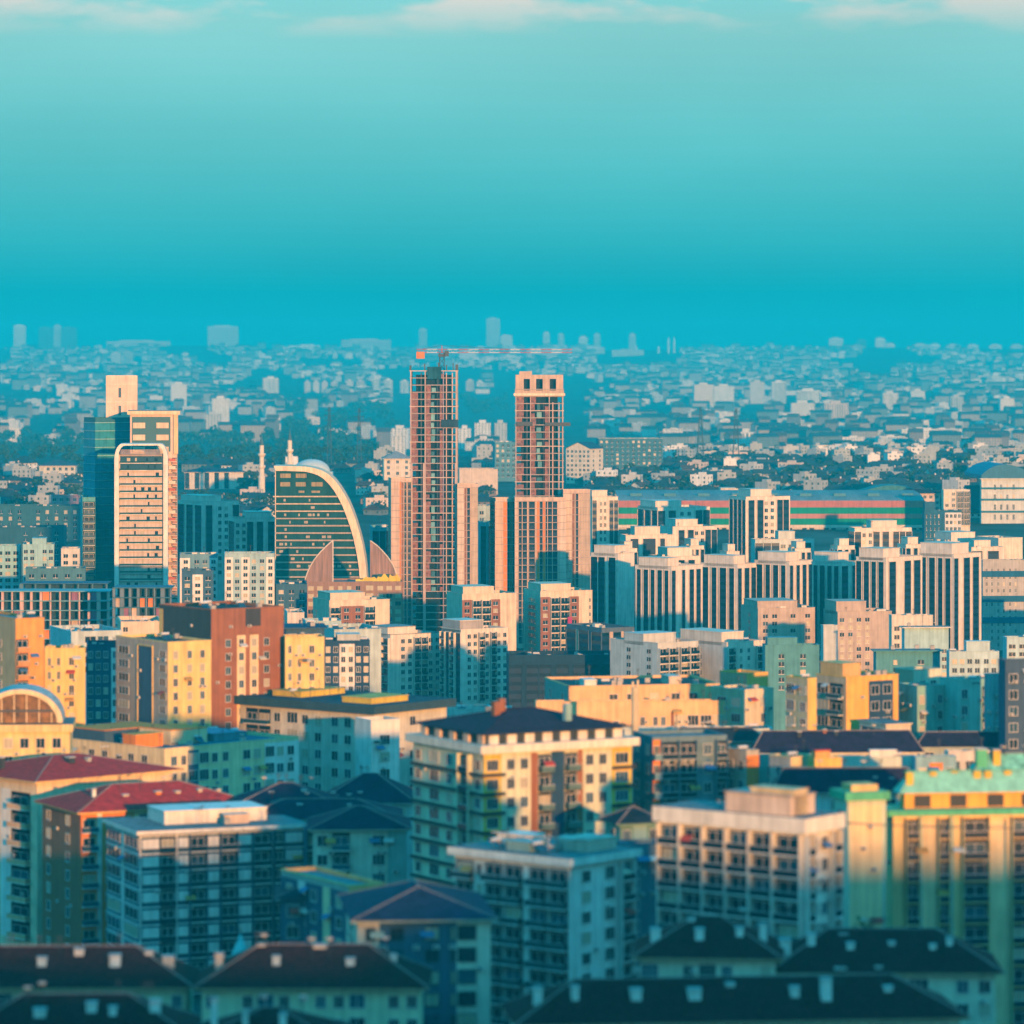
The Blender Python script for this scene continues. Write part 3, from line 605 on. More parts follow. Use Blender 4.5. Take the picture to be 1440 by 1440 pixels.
# the sunlit orange group
Bld('school_building', 'long low orange rendered building with rows of small square windows', 752, 754, 1060, 988, 935, 4, 22, 23, (.78, .50, .25), '2 v 3 .3 1 w.6 w.6 .4 w.6 w.6 .3 .2@BR W W W W W 1.2', '', 1040, 'flat', tm=2.6, par=.5, cat='school', rc=(.05, .07, .08))
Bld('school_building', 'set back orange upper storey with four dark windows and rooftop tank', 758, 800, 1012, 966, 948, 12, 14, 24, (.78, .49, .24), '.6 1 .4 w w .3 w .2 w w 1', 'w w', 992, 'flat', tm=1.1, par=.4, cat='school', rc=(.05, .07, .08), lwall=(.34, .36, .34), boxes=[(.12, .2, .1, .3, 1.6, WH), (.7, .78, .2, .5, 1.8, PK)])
Bld('apartment_block', 'square orange tower block with pinkish left side above the long orange building', 1012, 1050, 1080, 948, 958, 38, 10, 23, (.80, .44, .09), '.6', '.5 w.6 .5', 990, 'flat', tm=2.2, par=.4, lwall=(.52, .34, .22), clutter=0)  # grazing light on the left side is put into its wall colour
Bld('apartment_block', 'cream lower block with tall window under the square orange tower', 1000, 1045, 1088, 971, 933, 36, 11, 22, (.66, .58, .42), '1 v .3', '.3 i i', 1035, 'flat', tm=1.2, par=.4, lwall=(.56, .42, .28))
m = MB(); ms = empty('chimney_flue', 'tall slim pale flue post standing before the long orange building', 'flue', (X(893, 900), 900, gz(0, 900)))
m.tube((0, 0, 0), (0, 0, Z(966, 900) - gz(0, 900)), .95, wallm((.62, .52, .34)), 12, .75); m.build('shaft', ms)
m = MB(); zt_ = Z(966, 900) - gz(0, 900)
m.tube((-.5, 0, zt_), (-.5, 0, zt_ + 1.2), .25, wallm(CR), 8); m.tube((.6, 0, zt_), (.6, 0, zt_ + 1.5), .25, wallm(CR), 8); m.build('cap', ms)
Bld('apartment_block', 'low white flat roofed building below the long orange building', 868, 872, 1086, 1027, 908, 4, 16, 22, (.52, .60, .58), '. w . w w . W .', '', 1045, 'flat', tm=1.6, clutter=1)
Bld('apartment_block', 'narrow cream block with glazed front left of the navy windowed orange block', 1105, 1136, 1148, 955, 895, 32, 12, 23, (.80, .50, .12), '1', 'W .3 i', 1030, 'flat', tm=.9, lwall=(.62, .48, .28))
Bld('apartment_block', 'orange block with navy windowed panel and square box storey on top', 1148, 1190, 1263, 953, 900, 33, 13, 23, (.80, .45, .09), '1.0 .5 i.8@NV i.8@NV .35', 'W b .2', 1030, 'flat', tm=1.3, par=.4, lwall=(.55, .42, .28), boxes=[(-.02 + .04, .36, .15, .9, 3.2, (.70, .42, .16))], clutter=1)  # left wall painted duller to imitate light falling from the right
Bld('apartment_block', 'pink and mint small block with two dark round-looking windows', 1258, 1284, 1324, 943, 930, 30, 11, 22, (.56, .60, .48), '.4 w w .3', '.5', 985, 'flat', tm=1.6, lwall=(.52, .38, .27), clutter=0)
Bld('apartment_block', 'teal shaded block between the mint block and the right edge block', 1264, 1290, 1328, 966, 908, 22, 12, 22, (.26, .48, .44), 'w . w', '.4', 1035, 'flat', tm=1.2)
Bld('apartment_block', 'green-teal block with balcony stack, right of the orange group', 1322, 1348, 1402, 957, 905, 24, 13, 23, (.28, .52, .48), 'w . b .3', '.5', 1035, 'flat', tm=1.3)
Bld('apartment_block', 'dark navy block cut by the right edge, beyond the green roofs', 1404, 1414, 1480, 930, 872, 14, 14, 23, (.06, .10, .17), 'w . w', '.6', 1050, 'flat', tm=2.0, clutter=0)
Bld('apartment_block', 'teal slab with plain wall between green-teal block and navy edge block', 1384, 1396, 1425, 950, 890, 20, 12, 23, (.18, .36, .40), '.5', '.5', 1045, 'flat', tm=2.0, clutter=0)

# brown complex and orange neighbour, left
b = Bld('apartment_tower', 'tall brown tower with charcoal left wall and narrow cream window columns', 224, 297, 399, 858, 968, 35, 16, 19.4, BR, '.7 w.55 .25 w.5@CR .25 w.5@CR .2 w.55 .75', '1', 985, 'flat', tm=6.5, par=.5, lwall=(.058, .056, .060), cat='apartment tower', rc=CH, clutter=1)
m = MB(); m.box(b.wr * .47, b.wr * .68, -.06, .0, b.H - 4.2, b.H + .25, wallm((.05, .05, .055))); b.part('recess_panel', m)
m = MB(); m.box(-.06, 0, b.wl * .93, b.wl, b.H - 8, b.H - .9, wallm((.72, .48, .15))); b.part('wall_panel', m)
Bld('apartment_block', 'cream block with dark glazed stair strip in front of the charcoal wall', 163, 236, 297, 904, 950, 33, 16, 19.4, (.80, .58, .22), '.3 w.6 .3 v v .2', 'i .4 s.9@DBL .3 i.6', 1015, 'flat', tm=1.4, par=.4, lwall=(.50, .38, .30), rc=(.1, .1, .1))
Bld('apartment_block', 'cream block with small windows attached right of the brown tower', 397, 401, 456, 897, 975, 8, 14, 19.4, (.80, .58, .22), 'v v .3 w .8', '', 985, 'flat', tm=1.2, par=.4, rc=DBL)
Bld('apartment_tower', 'bright orange tower with balcony column at the left edge', -40, 22, 62, 871, 955, 30, 14, 19.4, (.78, .34, .08), 'b1 1.2', 'w .3 w .5', 985, 'flat', tm=4.5, par=.4, cat='apartment tower', lwall=(.60, .40, .20), slab=(.55, .25, .1), rail=(.55, .28, .1))
Bld('apartment_block', 'cream block with teal lower wall right of the bright orange tower', 60, 63, 120, 913, 970, 10, 14, 19.4, (.80, .58, .22), 'v v .4 w 1', '', 1010, 'flat', tm=1.4, par=.4)
Bld('apartment_block', 'navy block with pale window column beyond the cream block', 119, 122, 167, 907, 1060, 6, 14, 17, NV, 'w w w .2 w@WH', '', 1010, 'flat', tm=1.0, rc=(.1, .2, .25))
Bld('low_building', 'low flat white roofed hall behind the navy block', 62, 100, 172, 889, 1180, 20, 14, 14, (.50, .60, .62), '. W W .', '.', 915, 'flat', tm=1.0, rc=(.3, .5, .55), cat='low building')
Bld('low_building', 'low sunlit cream hall with one window left of the charcoal wall', 165, 170, 228, 875, 1260, 8, 14, 12, (.72, .58, .44), 'w 3 .5', '', 900, 'flat', tm=1.0, cat='low building')

# teal tent roof and a tree between the rows
o = empty('tent_pavilion', 'teal pointed tent roof beside a white chimney below the loggia block', 'pavilion', (X(338, 640), 640, Z(1362, 640)))
m = MB(); pr = [(2.7, 0), (2.3, .9), (1.5, 2.0), (.9, 3.4), (.35, 4.6), (.05, 5.6)]; m.lathe(pr, mat('tent_fabric', (.20, .55, .58), .7, .1), 8); m.build('canopy', o)
m = MB(); m.tube((0, 0, 5.4), (0, 0, 6.3), .1, MET, 5); m.build('finial', o)
for a in range(4):
    m = MB(); t = pi / 4 + a * pi / 2; m.tube((2.2 * cos(t), 2.2 * sin(t), gz(0, 640) - o.location.z), (2.2 * cos(t), 2.2 * sin(t), .3), .16, FRM, 6); m.build('post', o)

# overhead cable before the green roofed tower
o = empty('overhead_cable', 'thin sagging black cable crossing the top floors of the green roofed tower', 'cable', (X(1180, 628), 628, Z(1156, 628)))
m = MB(); n_ = 24; L_ = X(1500, 628) - X(1180, 628)
for i in range(n_):
    a, c_ = i / n_, (i + 1) / n_
    m.tube((L_ * a, 0, -.9 * a - 1.6 * a * (1 - a)), (L_ * c_, 0, -.9 * c_ - 1.6 * c_ * (1 - c_)), .07, MET, 5)
m.build('wire', o)
m = MB(); m.box(-.25, .25, -.2, 8.0, -.2, .2, MET); m.build('wall_bracket', o)
m = MB(); zb_ = gz(X(1500, 628), 628) - o.location.z; m.tube((L_, 0, zb_), (L_, 0, .2), .3, MET, 8, .2); m.build('pole', o)
# ------------------------------------------------------------------ the middle rows
Bld('apartment_block', 'navy block with two white window columns left of the white tower pair', 452, 456, 520, 902, 1150, 6, 16, 14, NV, 'w w w@WH w@WH w w', '', 985, 'flat', tm=1.0, rc=(.12, .25, .3), boxes=[(.3, .8, .2, .7, 2.6, (.5, .55, .55))])
Bld('apartment_block', 'pale teal low slab behind the navy block with white columns', 440, 470, 536, 886, 1320, 15, 14, 13, (.46, .56, .56), '. v .', '.', 905, 'flat', tm=1.0)
WT = 'pair of white window-grid towers'
Bld('apartment_tower', 'left tower of the white pair, with blank cream corner and small square windows', 517, 549, 620, 893, 1500, 33, 15, 10.8, (.76, .68, .58), '1.3 w w d d w w', 'd w d', 995, 'flat', tm=1.2, cat='apartment tower', crown=(.0, .55, 2.6), trim=(.3, .3, .3))
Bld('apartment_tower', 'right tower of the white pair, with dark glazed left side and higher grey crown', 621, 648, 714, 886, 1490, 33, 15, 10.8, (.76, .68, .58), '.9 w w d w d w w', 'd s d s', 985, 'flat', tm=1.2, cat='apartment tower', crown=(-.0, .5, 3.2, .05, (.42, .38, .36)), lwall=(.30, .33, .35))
for lab, xl, xc, xr, yt, d, sp, ls in (
        ('cream block with brick panels and dark balconies in front of the left unfinished tower', 628, 650, 726, 836, 1590, 'w@BR d d w@BR .8 .9', '1'),
        ('cream block with brick panels and one magenta banner strip, below the right unfinished tower', 736, 760, 833, 832, 1600, 'w@BR d d w@BR .9 v.5', '.3 i .3'),
        ('cream block with two brown window panels before the curved fin building', 440, 463, 548, 845, 1560, 'd w@BR w@BR d .7 .6', '1')):
    b = Bld('apartment_block', lab, xl, xc, xr, yt, d, 20, 14, 10, (.74, .60, .46), sp, ls, 925, 'flat', tm=2.4, crown=(.05, .62, 2.6), grp='cream and brick blocks below the unfinished towers')
    if 'banner' in lab:
        m = MB(); m.box(b.wr * .5, b.wr * .58, -1.5, -1.2, b.H - 26, b.H - 10, mat('banner_cloth', (.45, .02, .14), .8)); b.part('banner', m)
# dark block row between
Bld('office_block', 'broad navy slab with faint vertical strips right of the white tower pair', 712, 716, 905, 922, 1330, 3, 20, 12, (.015, .04, .08), 's .4 s s .4 s .4 s s .3 s s .4 s', '', 985, 'flat', tm=3, rc=(.03, .06, .09), cat='office block')  # wall darker than its navy paint, with shade put into the colour
Bld('office_block', 'dark unfinished frame block with pink columns under the striped towers', 795, 846, 892, 884, 1460, 28, 16, 12, (.10, .14, .20), 's .6@TAN s .5@TAN s .4@TAN', 's .3@TAN s .3 s', 960, 'flat', tm=1.5, cat='office block')
Bld('apartment_block', 'teal shaded block with navy window grid, left of white balcony block', 858, 925, 982, 905, 1290, 36, 14, 11, (.56, .58, .56), 'd d .2 d d', '. w .6 w .2', 975, 'flat', tm=1.6, crown=(.0, .8, 2.4, .3))
Bld('apartment_block', 'white block with black balcony groups and plain left wall', 950, 1022, 1073, 904, 1300, 38, 14, 11, (.76, .64, .54), 'd .4 v v .4 d', '1 v.2 1', 975, 'flat', tm=1.6, crown=(-.0, .6, 3, .1), lwall=(.60, .60, .58))
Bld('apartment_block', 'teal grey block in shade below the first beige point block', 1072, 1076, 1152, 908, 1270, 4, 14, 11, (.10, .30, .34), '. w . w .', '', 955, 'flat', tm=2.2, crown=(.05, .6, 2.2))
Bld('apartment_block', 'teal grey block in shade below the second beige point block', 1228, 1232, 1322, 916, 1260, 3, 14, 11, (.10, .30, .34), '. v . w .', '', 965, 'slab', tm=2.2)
BG = 'beige point blocks'
Bld('point_block', 'first beige point block, rooftop antennas and round white dish, many small dark windows', 1042, 1066, 1146, 856, 1500, 13, 15, 10.3, BE, '.3 w w . w .6 w .3', 'w', 925, 'flat', tm=1.6, crown=(.02, .72, 2.4, .1), cat='point block', grp=BG, clutter=3)
Bld('point_block', 'second beige point block with stepped top and one lit window row', 1158, 1178, 1254, 861, 1490, 13, 15, 10.3, BE, 'w w w w . 1.4', '1', 935, 'flat', tm=1.6, crown=(.0, .55, 3.6, .1), cat='point block', grp=BG, clutter=3, litglass=True)
Bld('apartment_block', 'pale teal slim pillar block left of the second beige point block', 1154, 1158, 1178, 880, 1400, 12, 10, 10, (.52, .56, .56), '1', '', 950, 'flat', tm=1, clutter=0)
Bld('office_block', 'navy topped office block with white lower window grid', 1268, 1272, 1334, 883, 1350, 5, 14, 11, (.40, .60, .64), 'w w w w w', '', 960, 'slab', tm=6.5, cat='office block', trim=WH)
Bld('office_block', 'white cube-like block with pale window frames left of navy topped office', 1250, 1254, 1312, 866, 1400, 6, 14, 12, (.66, .62, .54), 'w w . w', '', 910, 'flat', tm=3.0, cat='office block')
Bld('office_block', 'pale blue office block with regular square window grid and box on roof', 1331, 1335, 1405, 917, 1250, 4, 14, 12.5, (.48, .64, .68), '.2 i i i i .2 i i .2', '', 965, 'flat', tm=1.6, crown=(.35, .82, 3.0), cat='office block', frame=(.5, .65, .7))
Bld('office_block', 'pale blue office block with tall windows cut by the right edge', 1410, 1416, 1475, 897, 1330, 8, 14, 11, (.46, .62, .66), 'i i i i', '.5', 955, 'flat', tm=1.6, cat='office block')
b = Bld('office_block', 'grey slab with checkered window pattern and two dark blue bands, right edge', 1378, 1382, 1442, 788, 1760, 5, 15, 9.5, (.48, .46, .44), '.2 v v .15 v v .15 v v .2 1.1', '', 900, 'flat', tm=3, cat='office block')
for yy in (803, 838, 868):
    m = MB(); z = Z(yy, 1760) - b.zg; m.box(-.2, b.wr + .2, -.25, .0, z - 2.6, z, wallm((.02, .12, .24))); b.part('blue_band', m)
Bld('apartment_block', 'sunlit cream box block with teal side behind the checkered slab', 1372, 1404, 1438, 757, 1850, 25, 14, 10, (.74, .66, .54), '1', '1', 800, 'flat', tm=1, lwall=(.40, .55, .55))

# ------------------------------------------------------------------ the striped white towers
ST = 'white towers with dark vertical window strips'
def striped(label, xl, xc, xr, yt, d, yaw, R, L, crown=(.0, .5, 3.2), wall=(.80, .70, .61), yb=900, **k):
    return Bld('striped_tower', label, xl, xc, xr, yt, d, yaw, 16, 10, wall, R, L, yb, 'flat', tm=1.6, crown=crown, cat='apartment tower', grp=ST, trim=(.66, .58, .50), **k)
striped('striped tower with wide plain right side, first of the front row beside the cream block', 831, 869, 892, 779, 1700, 49, '1', 's s .5 s .3', (.0, .9, 3.2))
striped('striped tower with three strips left and three right, second of the front row', 893, 944, 988, 797, 1650, 49, 's.6 .9 s.5 .6 s.7 .3 s.7 .3', '.3 s.7 .4 s.8 .35 s.7 .4 s.8 .35 s.7 .4', (-.0, .35, 3.2, .1))
striped('striped tower with strips starting under a wide flat crown, third of the front row', 985, 1037, 1063, 794, 1690, 49, 's.8 .5 s .3 s', '.3 s.8 .4 s.7 .4 s.9 .35 s.7 .4', (.0, .6, 3.4, .1))
striped('striped tower above the first beige point block', 1061, 1110, 1144, 790, 1690, 49, 's.6 .5 s.6 .4 s.7 .3 s.6 .3', '.3 s.9 .4 s.7 .4 s.8 .35 s.7 .5', (.0, .55, 3.6, .1))
striped('striped tower above the gap between the beige point blocks', 1141, 1183, 1207, 791, 1720, 49, 's .6 s', '.3 s.7 .35 s.8 .4 s.7 .35 s.7 .4', (.0, .6, 4.0, .1))
striped('striped tower with teal shaded flank right of the second beige point block', 1204, 1246, 1297, 785, 1650, 49, '.4 s .8 .4 s .4 s .3', 's.8 .3 s.8 .3 s.7 .3 s.8 .3', (.0, .45, 3.6, .1))
striped('tallest front striped tower, next to the checkered slab', 1292, 1341, 1380, 780, 1700, 49, 's.7 .8 s .4 s .4', '.3 s.8 .4 s.9 .4 s.7 .35 s.8 .4', (.0, .6, 4.4, .05))
striped('striped tower peeping out above the second front tower', 912, 930, 984, 783, 1800, 20, 's .6 s s .6 s .8', '.5', (.2, .85, 3.6))
striped('striped tower with broad dark centre strip left in the second row', 872, 880, 948, 753, 1900, 14, '.6 s .6 s1.6 .6 s.6 1.2', '.4', (.2, .72, 3.8))
striped('striped tower low behind, in front of the mall\'s left end', 893, 925, 998, 714, 2150, 22, 's .5 s .4 w w .4 s s', 's .2 s .2 s', (.0, .5, 3.2))
striped('striped tower with twin window columns beside the blue gap', 928, 946, 1008, 741, 2000, 18, '. s .6 s w w s s', '.5', (.1, .6, 3.4))
striped('tall lone striped tower with dark striped left side, in front of the mall', 1026, 1049, 1111, 699, 2050, 22, '.4 s .5 s w w .3 s s .2', 's .2 s .2 s .2 s', (.15, .62, 3.6))
striped('low striped block in shade at the foot of the mall', 1056, 1062, 1145, 759, 1900, 8, 's s s i i s s .4', '.4', (.4, .68, 3.6), wall=(.60, .66, .64))
striped('striped tower in front of the right end of the mall', 1193, 1202, 1282, 743, 1850, 10, 's w w s .5 s .7 s s s', 's', (.3, .75, 3.2))
striped('striped tower just right of the right unfinished tower', 827, 833, 869, 699, 1950, 10, 's .5 w w .5 s s', '.3', (.0, .6, 3.0), yb=780)
striped('striped tower right of the white balcony slab tower', 250, 284, 336, 706, 1900, 30, '.6 s .7 w w .5 s', 's .3 s .3 s', (.0, .6, 2.6), yb=790)
striped('striped tower left of the sail-shaped glass tower', 322, 330, 389, 729, 1850, 12, 'w w s .6 s .8 s .4', 's', (.3, .9, 2.6), yb=790)
striped('small pale striped block behind the front row at the right', 1300, 1330, 1386, 762, 1880, 25, 'w w .5 w s', '1', (.2, .8, 4.0))
striped('pale striped block behind the checkered slab and tallest front tower', 1360, 1366, 1412, 770, 1820, 12, 's .5 s .5', '1', (.1, .6, 3.0))

for lab, xl, xc, xr, yt, d in (('slim striped tower looking over the left end of the second row', 958, 970, 990, 768, 1840), ('slim striped tower looking over the third front tower', 1012, 1022, 1040, 776, 1780), ('slim striped tower between the lone tall tower and the low shaded block', 1108, 1118, 1140, 772, 1800),
        ('slim striped tower behind the gap of the beige point blocks', 1168, 1178, 1202, 768, 1810), ('slim striped tower just left of the tallest front striped tower', 1262, 1274, 1300, 766, 1790), ('slim striped tower close beside the cream block and unfinished wing', 868, 876, 896, 772, 1790)):
    striped(lab, xl, xc, xr, yt, d, 22, 's.7 .5 s.6 .4 s.7', 's.4 .4 s.4', (.15, .7, 3.0))
# teal blocks between the slab tower and the sail tower
TB = 'teal window blocks at the feet of the towers'
for lab, xl, xc, xr, yt, d, sp, wc in (
        ('teal block with white window columns right under the slab tower', 250, 253, 306, 780, 1620, '.2@WH w@WH .3 w w w@WH', (.16, .30, .38)),
        ('teal block with white window columns left of the sail tower', 312, 316, 386, 779, 1600, 'w@WH w w@WH w w w@WH', (.36, .52, .56)),
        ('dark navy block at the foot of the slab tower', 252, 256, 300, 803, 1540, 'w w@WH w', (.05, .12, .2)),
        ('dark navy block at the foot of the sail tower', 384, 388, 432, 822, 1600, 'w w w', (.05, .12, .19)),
        ('teal block on the far left with tall window bays', -10, -6, 28, 768, 1760, 'i i i', (.30, .54, .58)),
        ('teal block with rooftop box near the left edge', 28, 32, 76, 766, 1750, 'i i . i i', (.34, .56, .60)),
        ('pale block with half-round roof edge left of the slab tower', 80, 86, 112, 772, 1740, 'w w', (.66, .62, .55)),
        ('low dark teal block before the left teal blocks', 30, 36, 120, 800, 1650, 'w w w w w', (.08, .2, .26)),
        ('dim teal block beside the curved fin building', 520, 524, 552, 742, 1900, 's s s', (.14, .36, .42)),
        ('dim teal slab between the unfinished towers', 672, 676, 694, 735, 1900, 's .4 s', (.14, .36, .42)),
        ('teal slab behind the unfinished towers with pale roof', 664, 668, 724, 712, 2000, 'w w w', (.40, .50, .50))):
    Bld('apartment_block', lab, xl, xc, xr, yt, d, 5, 14, 9.6, wc, sp, '', 860, 'flat', tm=1.6, grp=TB, crown=(.3, .75, 2.4) if 'rooftop' in lab else None)
Bld('apartment_block', 'pale low block with roof edge between the brown tower and cream brick block', 400, 404, 428, 862, 1500, 6, 12, 10, (.66, .60, .54), '1 v', '', 900, 'flat', tm=2)
Bld('low_building', 'low pale blue roofed hall in front of the cream brick blocks', 425, 430, 480, 874, 1420, 8, 14, 12, (.40, .55, .58), '. w .', '', 900, 'flat', tm=1.4, rc=(.35, .55, .58), cat='low building')
Bld('low_building', 'low navy hall with dark roof right of the brown tower', 398, 402, 456, 884, 1150, 6, 14, 14, (.05, .10, .18), 'w . w', '', 900, 'slab', tm=1.0, rc=(.03, .07, .14), cat='low building')

# ------------------------------------------------------------------ slab tower complex on the left
g = 'slab tower complex'
def shp(b, name, x0, x1, y0, y1, yb_, yt_, m, d): 
    q = MB(); q.box(x0, x1, y0, y1, Z(yb_, d) - b.zg, Z(yt_, d) - b.zg, m); return b.part(name, q)
b = Bld('glass_tower', 'glass tower with pale concrete core rising above its roof, left of centre', 118, 134, 186, 588, 1790, 30, 22, 10.4, (.04, .16, .22), '', '', 840, 'flat', tm=1, cat='office tower', clutter=0)
n = int(b.H / b.fh)
for f, w_ in (('R', b.wr), ('L', b.wl)):
    q = MB(); loc, rz = b.place(f, 0, 0); q.box(0, w_, -.12, 0, 8, b.H - 2, mat('blue_glass', (.04, .28, .40), .45, .2, .06), skip='b'); q.build('glass_front', b.root, loc, rz)  # sky reflection put into the base colour of the panes
for k in range(24):
    q = MB(); z = b.H - 2 - k * 3.6 * 1.0; q.box(-.35, b.wr + .3, -.35, b.wl + .3, z - .16, z + .16, wallm((.26, .50, .55))); b.part('floor_band', q)
wcor = X(192, 1790) - X(148, 1790)
x0 = X(148, 1790) - X(134, 1790)
b2 = Bld('concrete_core', 'pale concrete stair core with horizontal bands and a column of paired windows', 148, 149, 193, 529, 1802, 4, 13, 25, (.74, .58, .47), '1.3 w.55 1.7', '', 588, 'flat', tm=3.5, bands=(.80, .70, .60), cat='tower core', clutter=0, trim=(.82, .72, .62), frame=(.4, .35, .3))
b3 = Bld('slab_tower', 'cream banded tower with red and white balcony stack on its right edge', 182, 183, 249, 583, 1770, 4, 22, 10.4, (.70, .54, .44), '4.2 .2 b.8 .2 .4 b.7', '', 845, 'slab', tm=18.5, ov=1.2, eave=1.6, trim=(.80, .62, .40), cat='apartment tower', rail=(.50, .26, .2), slab=(.74, .66, .6), clutter=0)
q = MB(); q.box(.8, b3.wr * .86, -.06, 0, b3.H - 16, b3.H - 1, mat('blue_glass', (.05, .13, .15), .2, 0, .6), skip='b'); b3.part('glass_front', q)
for k in range(3):
    for (a, c_) in ((.06, .32), (.56, .82)):
        q = MB(); z = b3.H - 4.5 - k * 5.2; q.box(b3.wr * a, b3.wr * c_, -.3, -.08, z - 1.4, z + 1.0, wallm((.70, .55, .40))); b3.part('wall_panel', q)
q = MB(); q.box(b3.wr * .93, b3.wr * 1.02, -.8, .2, b3.H - 17, b3.H, wallm((.78, .55, .30))); b3.part('corner_pier', q)
for k in range(22):
    z = b3.H - 20 - k * b3.fh
    q = MB(); q.box(b3.wr * .82, b3.wr * .97, -1.9, -.1, z - .2, z + 1.0, wallm((.56, .14, .08) if k % 4 == 0 else ((.74, .68, .62) if k % 2 == 1 else (.40, .26, .22)))); b3.part('balcony', q)
    q = MB(); q.box(b3.wr * .80, b3.wr * 1.0, -2.0, 0, z - .42, z - .2, wallm((.78, .72, .66))); b3.part('balcony_slab', q)
# front slab with white rounded frame
D4 = 1745
b4 = Bld('slab_tower', 'white framed balcony slab with rounded top corners and dark balcony lines', 163, 164, 233, 640, D4, 4, 14, 10.3, (.60, .50, .44), '', '', 850, 'flat', tm=.5, par=.2, cat='apartment tower', clutter=0)
W4, H4 = b4.wr, b4.H; zt4 = Z(624, D4) - b4.zg
prof = []
for i in range(9): t = pi / 2 * i / 8; prof.append((2.6 - 3.4 * cos(t) * .75, zt4 - 5 + 5 * sin(t)))
out = [(-.9, 0)] + [(-.9 + 3.2 * (1 - cos(pi / 2 * i / 8)), zt4 - 7 + 7 * sin(pi / 2 * i / 8)) for i in range(9)] + [(W4 + .9 - 3.2 * (1 - cos(pi / 2 * i / 8)), zt4 - 7 + 7 * sin(pi / 2 * i / 8)) for i in range(8, -1, -1)] + [(W4 + .9, 0)]
inn = [(min(W4 - 1.0, max(1.0, x + (1.3 if x < W4 / 2 else -1.3))), z - (.75 if z > 5 else 0)) for x, z in out]
fm = wallm((.82, .78, .72)); q = MB()
for i in range(len(out) - 1):
    a, c_, e, f_ = out[i], out[i + 1], inn[i + 1], inn[i]
    q.face([(a[0], -1.6, a[1]), (f_[0], -1.6, f_[1]), (e[0], -1.6, e[1]), (c_[0], -1.6, c_[1])][::-1], fm)
    q.face([(a[0], -1.6, a[1]), (c_[0], -1.6, c_[1]), (c_[0], 14, c_[1]), (a[0], 14, a[1])][::-1], fm)
    q.face([(f_[0], -1.6, f_[1]), (e[0], -1.6, e[1]), (e[0], .0, e[1]), (f_[0], .0, f_[1])], fm)
b4.part('rounded_frame', q)
q = MB()
for i in range(7): q.box(1.6, W4 - 1.6, -1.2 + i * .05, .4, H4 - .4 + i * .42, H4 - .2 + i * .42, wallm((.55, .42, .36)))
b4.part('roof_louvre', q)
rn = random.Random(5); nf = int(H4 / b4.fh)
for k in range(21):
    z = H4 - 3.2 - k * b4.fh
    q = MB(); q.box(1.4, W4 - 1.4, -.95, 0, z - .1, z + .62, GLG); q.box(1.4, W4 - 1.4, -1.0, .0, z - .38, z - .1, wallm((.80, .72, .64))); b4.part('balcony', q)
    for t in (.2, .36, .5, .62, .78):
        if rn.random() < (.75 if k < 2 else .5):
            q = MB(); x = W4 * t + rn.uniform(-.4, .4); q.box(x, x + rn.choice((.7, .9, 1.4)), -.12, 0, z + .62, z + 2.0, GLD if rn.random() < .8 else GLC); b4.part('window', q)
for k in range(2):
    q = MB(); z = H4 - 3.2 - k * b4.fh; q.box(1.5, W4 - 1.5, -.06, 0, z + .62, z + 2.7, GLM); b4.part('glass_front', q)
Bld('apartment_block', 'greenish teal stepped block at the left foot of the glass tower', 116, 120, 136, 652, 1800, 8, 16, 10.4, (.14, .42, .42), 'w w', '', 840, 'flat', tm=1.5)
Bld('apartment_block', 'dim teal tower wing behind the glass tower with stepped roof', 112, 116, 134, 700, 1770, 8, 12, 10.4, (.12, .38, .42), 'b', '', 840, 'flat', tm=1.5, clutter=0)

# ------------------------------------------------------------------ sail shaped glass tower
DS = 1760; zg = gz(X(450, DS), DS) - 1; base = empty('sail_tower', 'sail shaped dark glass tower with curved cream rib and gold floor bands', 'office tower', (X(388, DS), DS, zg))
U = DS / F
def S(px, py): return ((px - 388) * U, Z(py, DS) - zg)
curve = [(385, 655), (400, 655), (415, 655.5), (430, 656), (442, 658), (452, 661), (461, 666), (470, 674), (477, 683), (484, 694), (490, 705), (496, 719), (501, 733), (506, 750), (510, 766), (513, 782), (515, 798), (516, 815), (516, 850), (516, 880)]
inner = [(388, 662), (400, 662), (415, 662.5), (428, 663), (438, 665), (447, 668), (455, 673), (463, 681), (470, 690), (476.5, 701), (482, 712), (487, 725), (492, 739), (496.5, 754), (500, 770), (503, 785), (505, 800), (506, 815), (506, 850), (506, 880)]
q = MB(); o_ = [S(*p) for p in inner]
body = [(0, 0)] + o_ + [(o_[-1][0], 0)]
q.prism([(0.0, 0)] + [(max(0, x), z) for x, z in o_[::1]] + [(o_[-1][0], 0)], 0, 18, GLG)
q.build('glass_body', base)
q = MB(); fm = wallm((.80, .66, .48))
for i in range(len(curve) - 1):
    a, c_, e, f_ = S(*curve[i]), S(*curve[i + 1]), S(*inner[i + 1]), S(*inner[i])
    q.face([(a[0], -1.5, a[1]), (c_[0], -1.5, c_[1]), (e[0], -1.5, e[1]), (f_[0], -1.5, f_[1])][::-1], fm)
    q.face([(a[0], -1.5, a[1]), (c_[0], -1.5, c_[1]), (c_[0], 18.5, c_[1]), (a[0], 18.5, a[1])], fm)
    q.face([(f_[0], -1.5, f_[1]), (e[0], -1.5, e[1]), (e[0], .1, e[1]), (f_[0], .1, f_[1])][::-1], fm)
q.build('curved_rib', base)
def sail_x(py):
    for (x0, y0), (x1, y1) in zip(inner, inner[1:]):
        if y0 <= py <= y1: return x0 + (x1 - x0) * (py - y0) / max(.01, y1 - y0)
    return 506
y = 698.0; k = 0
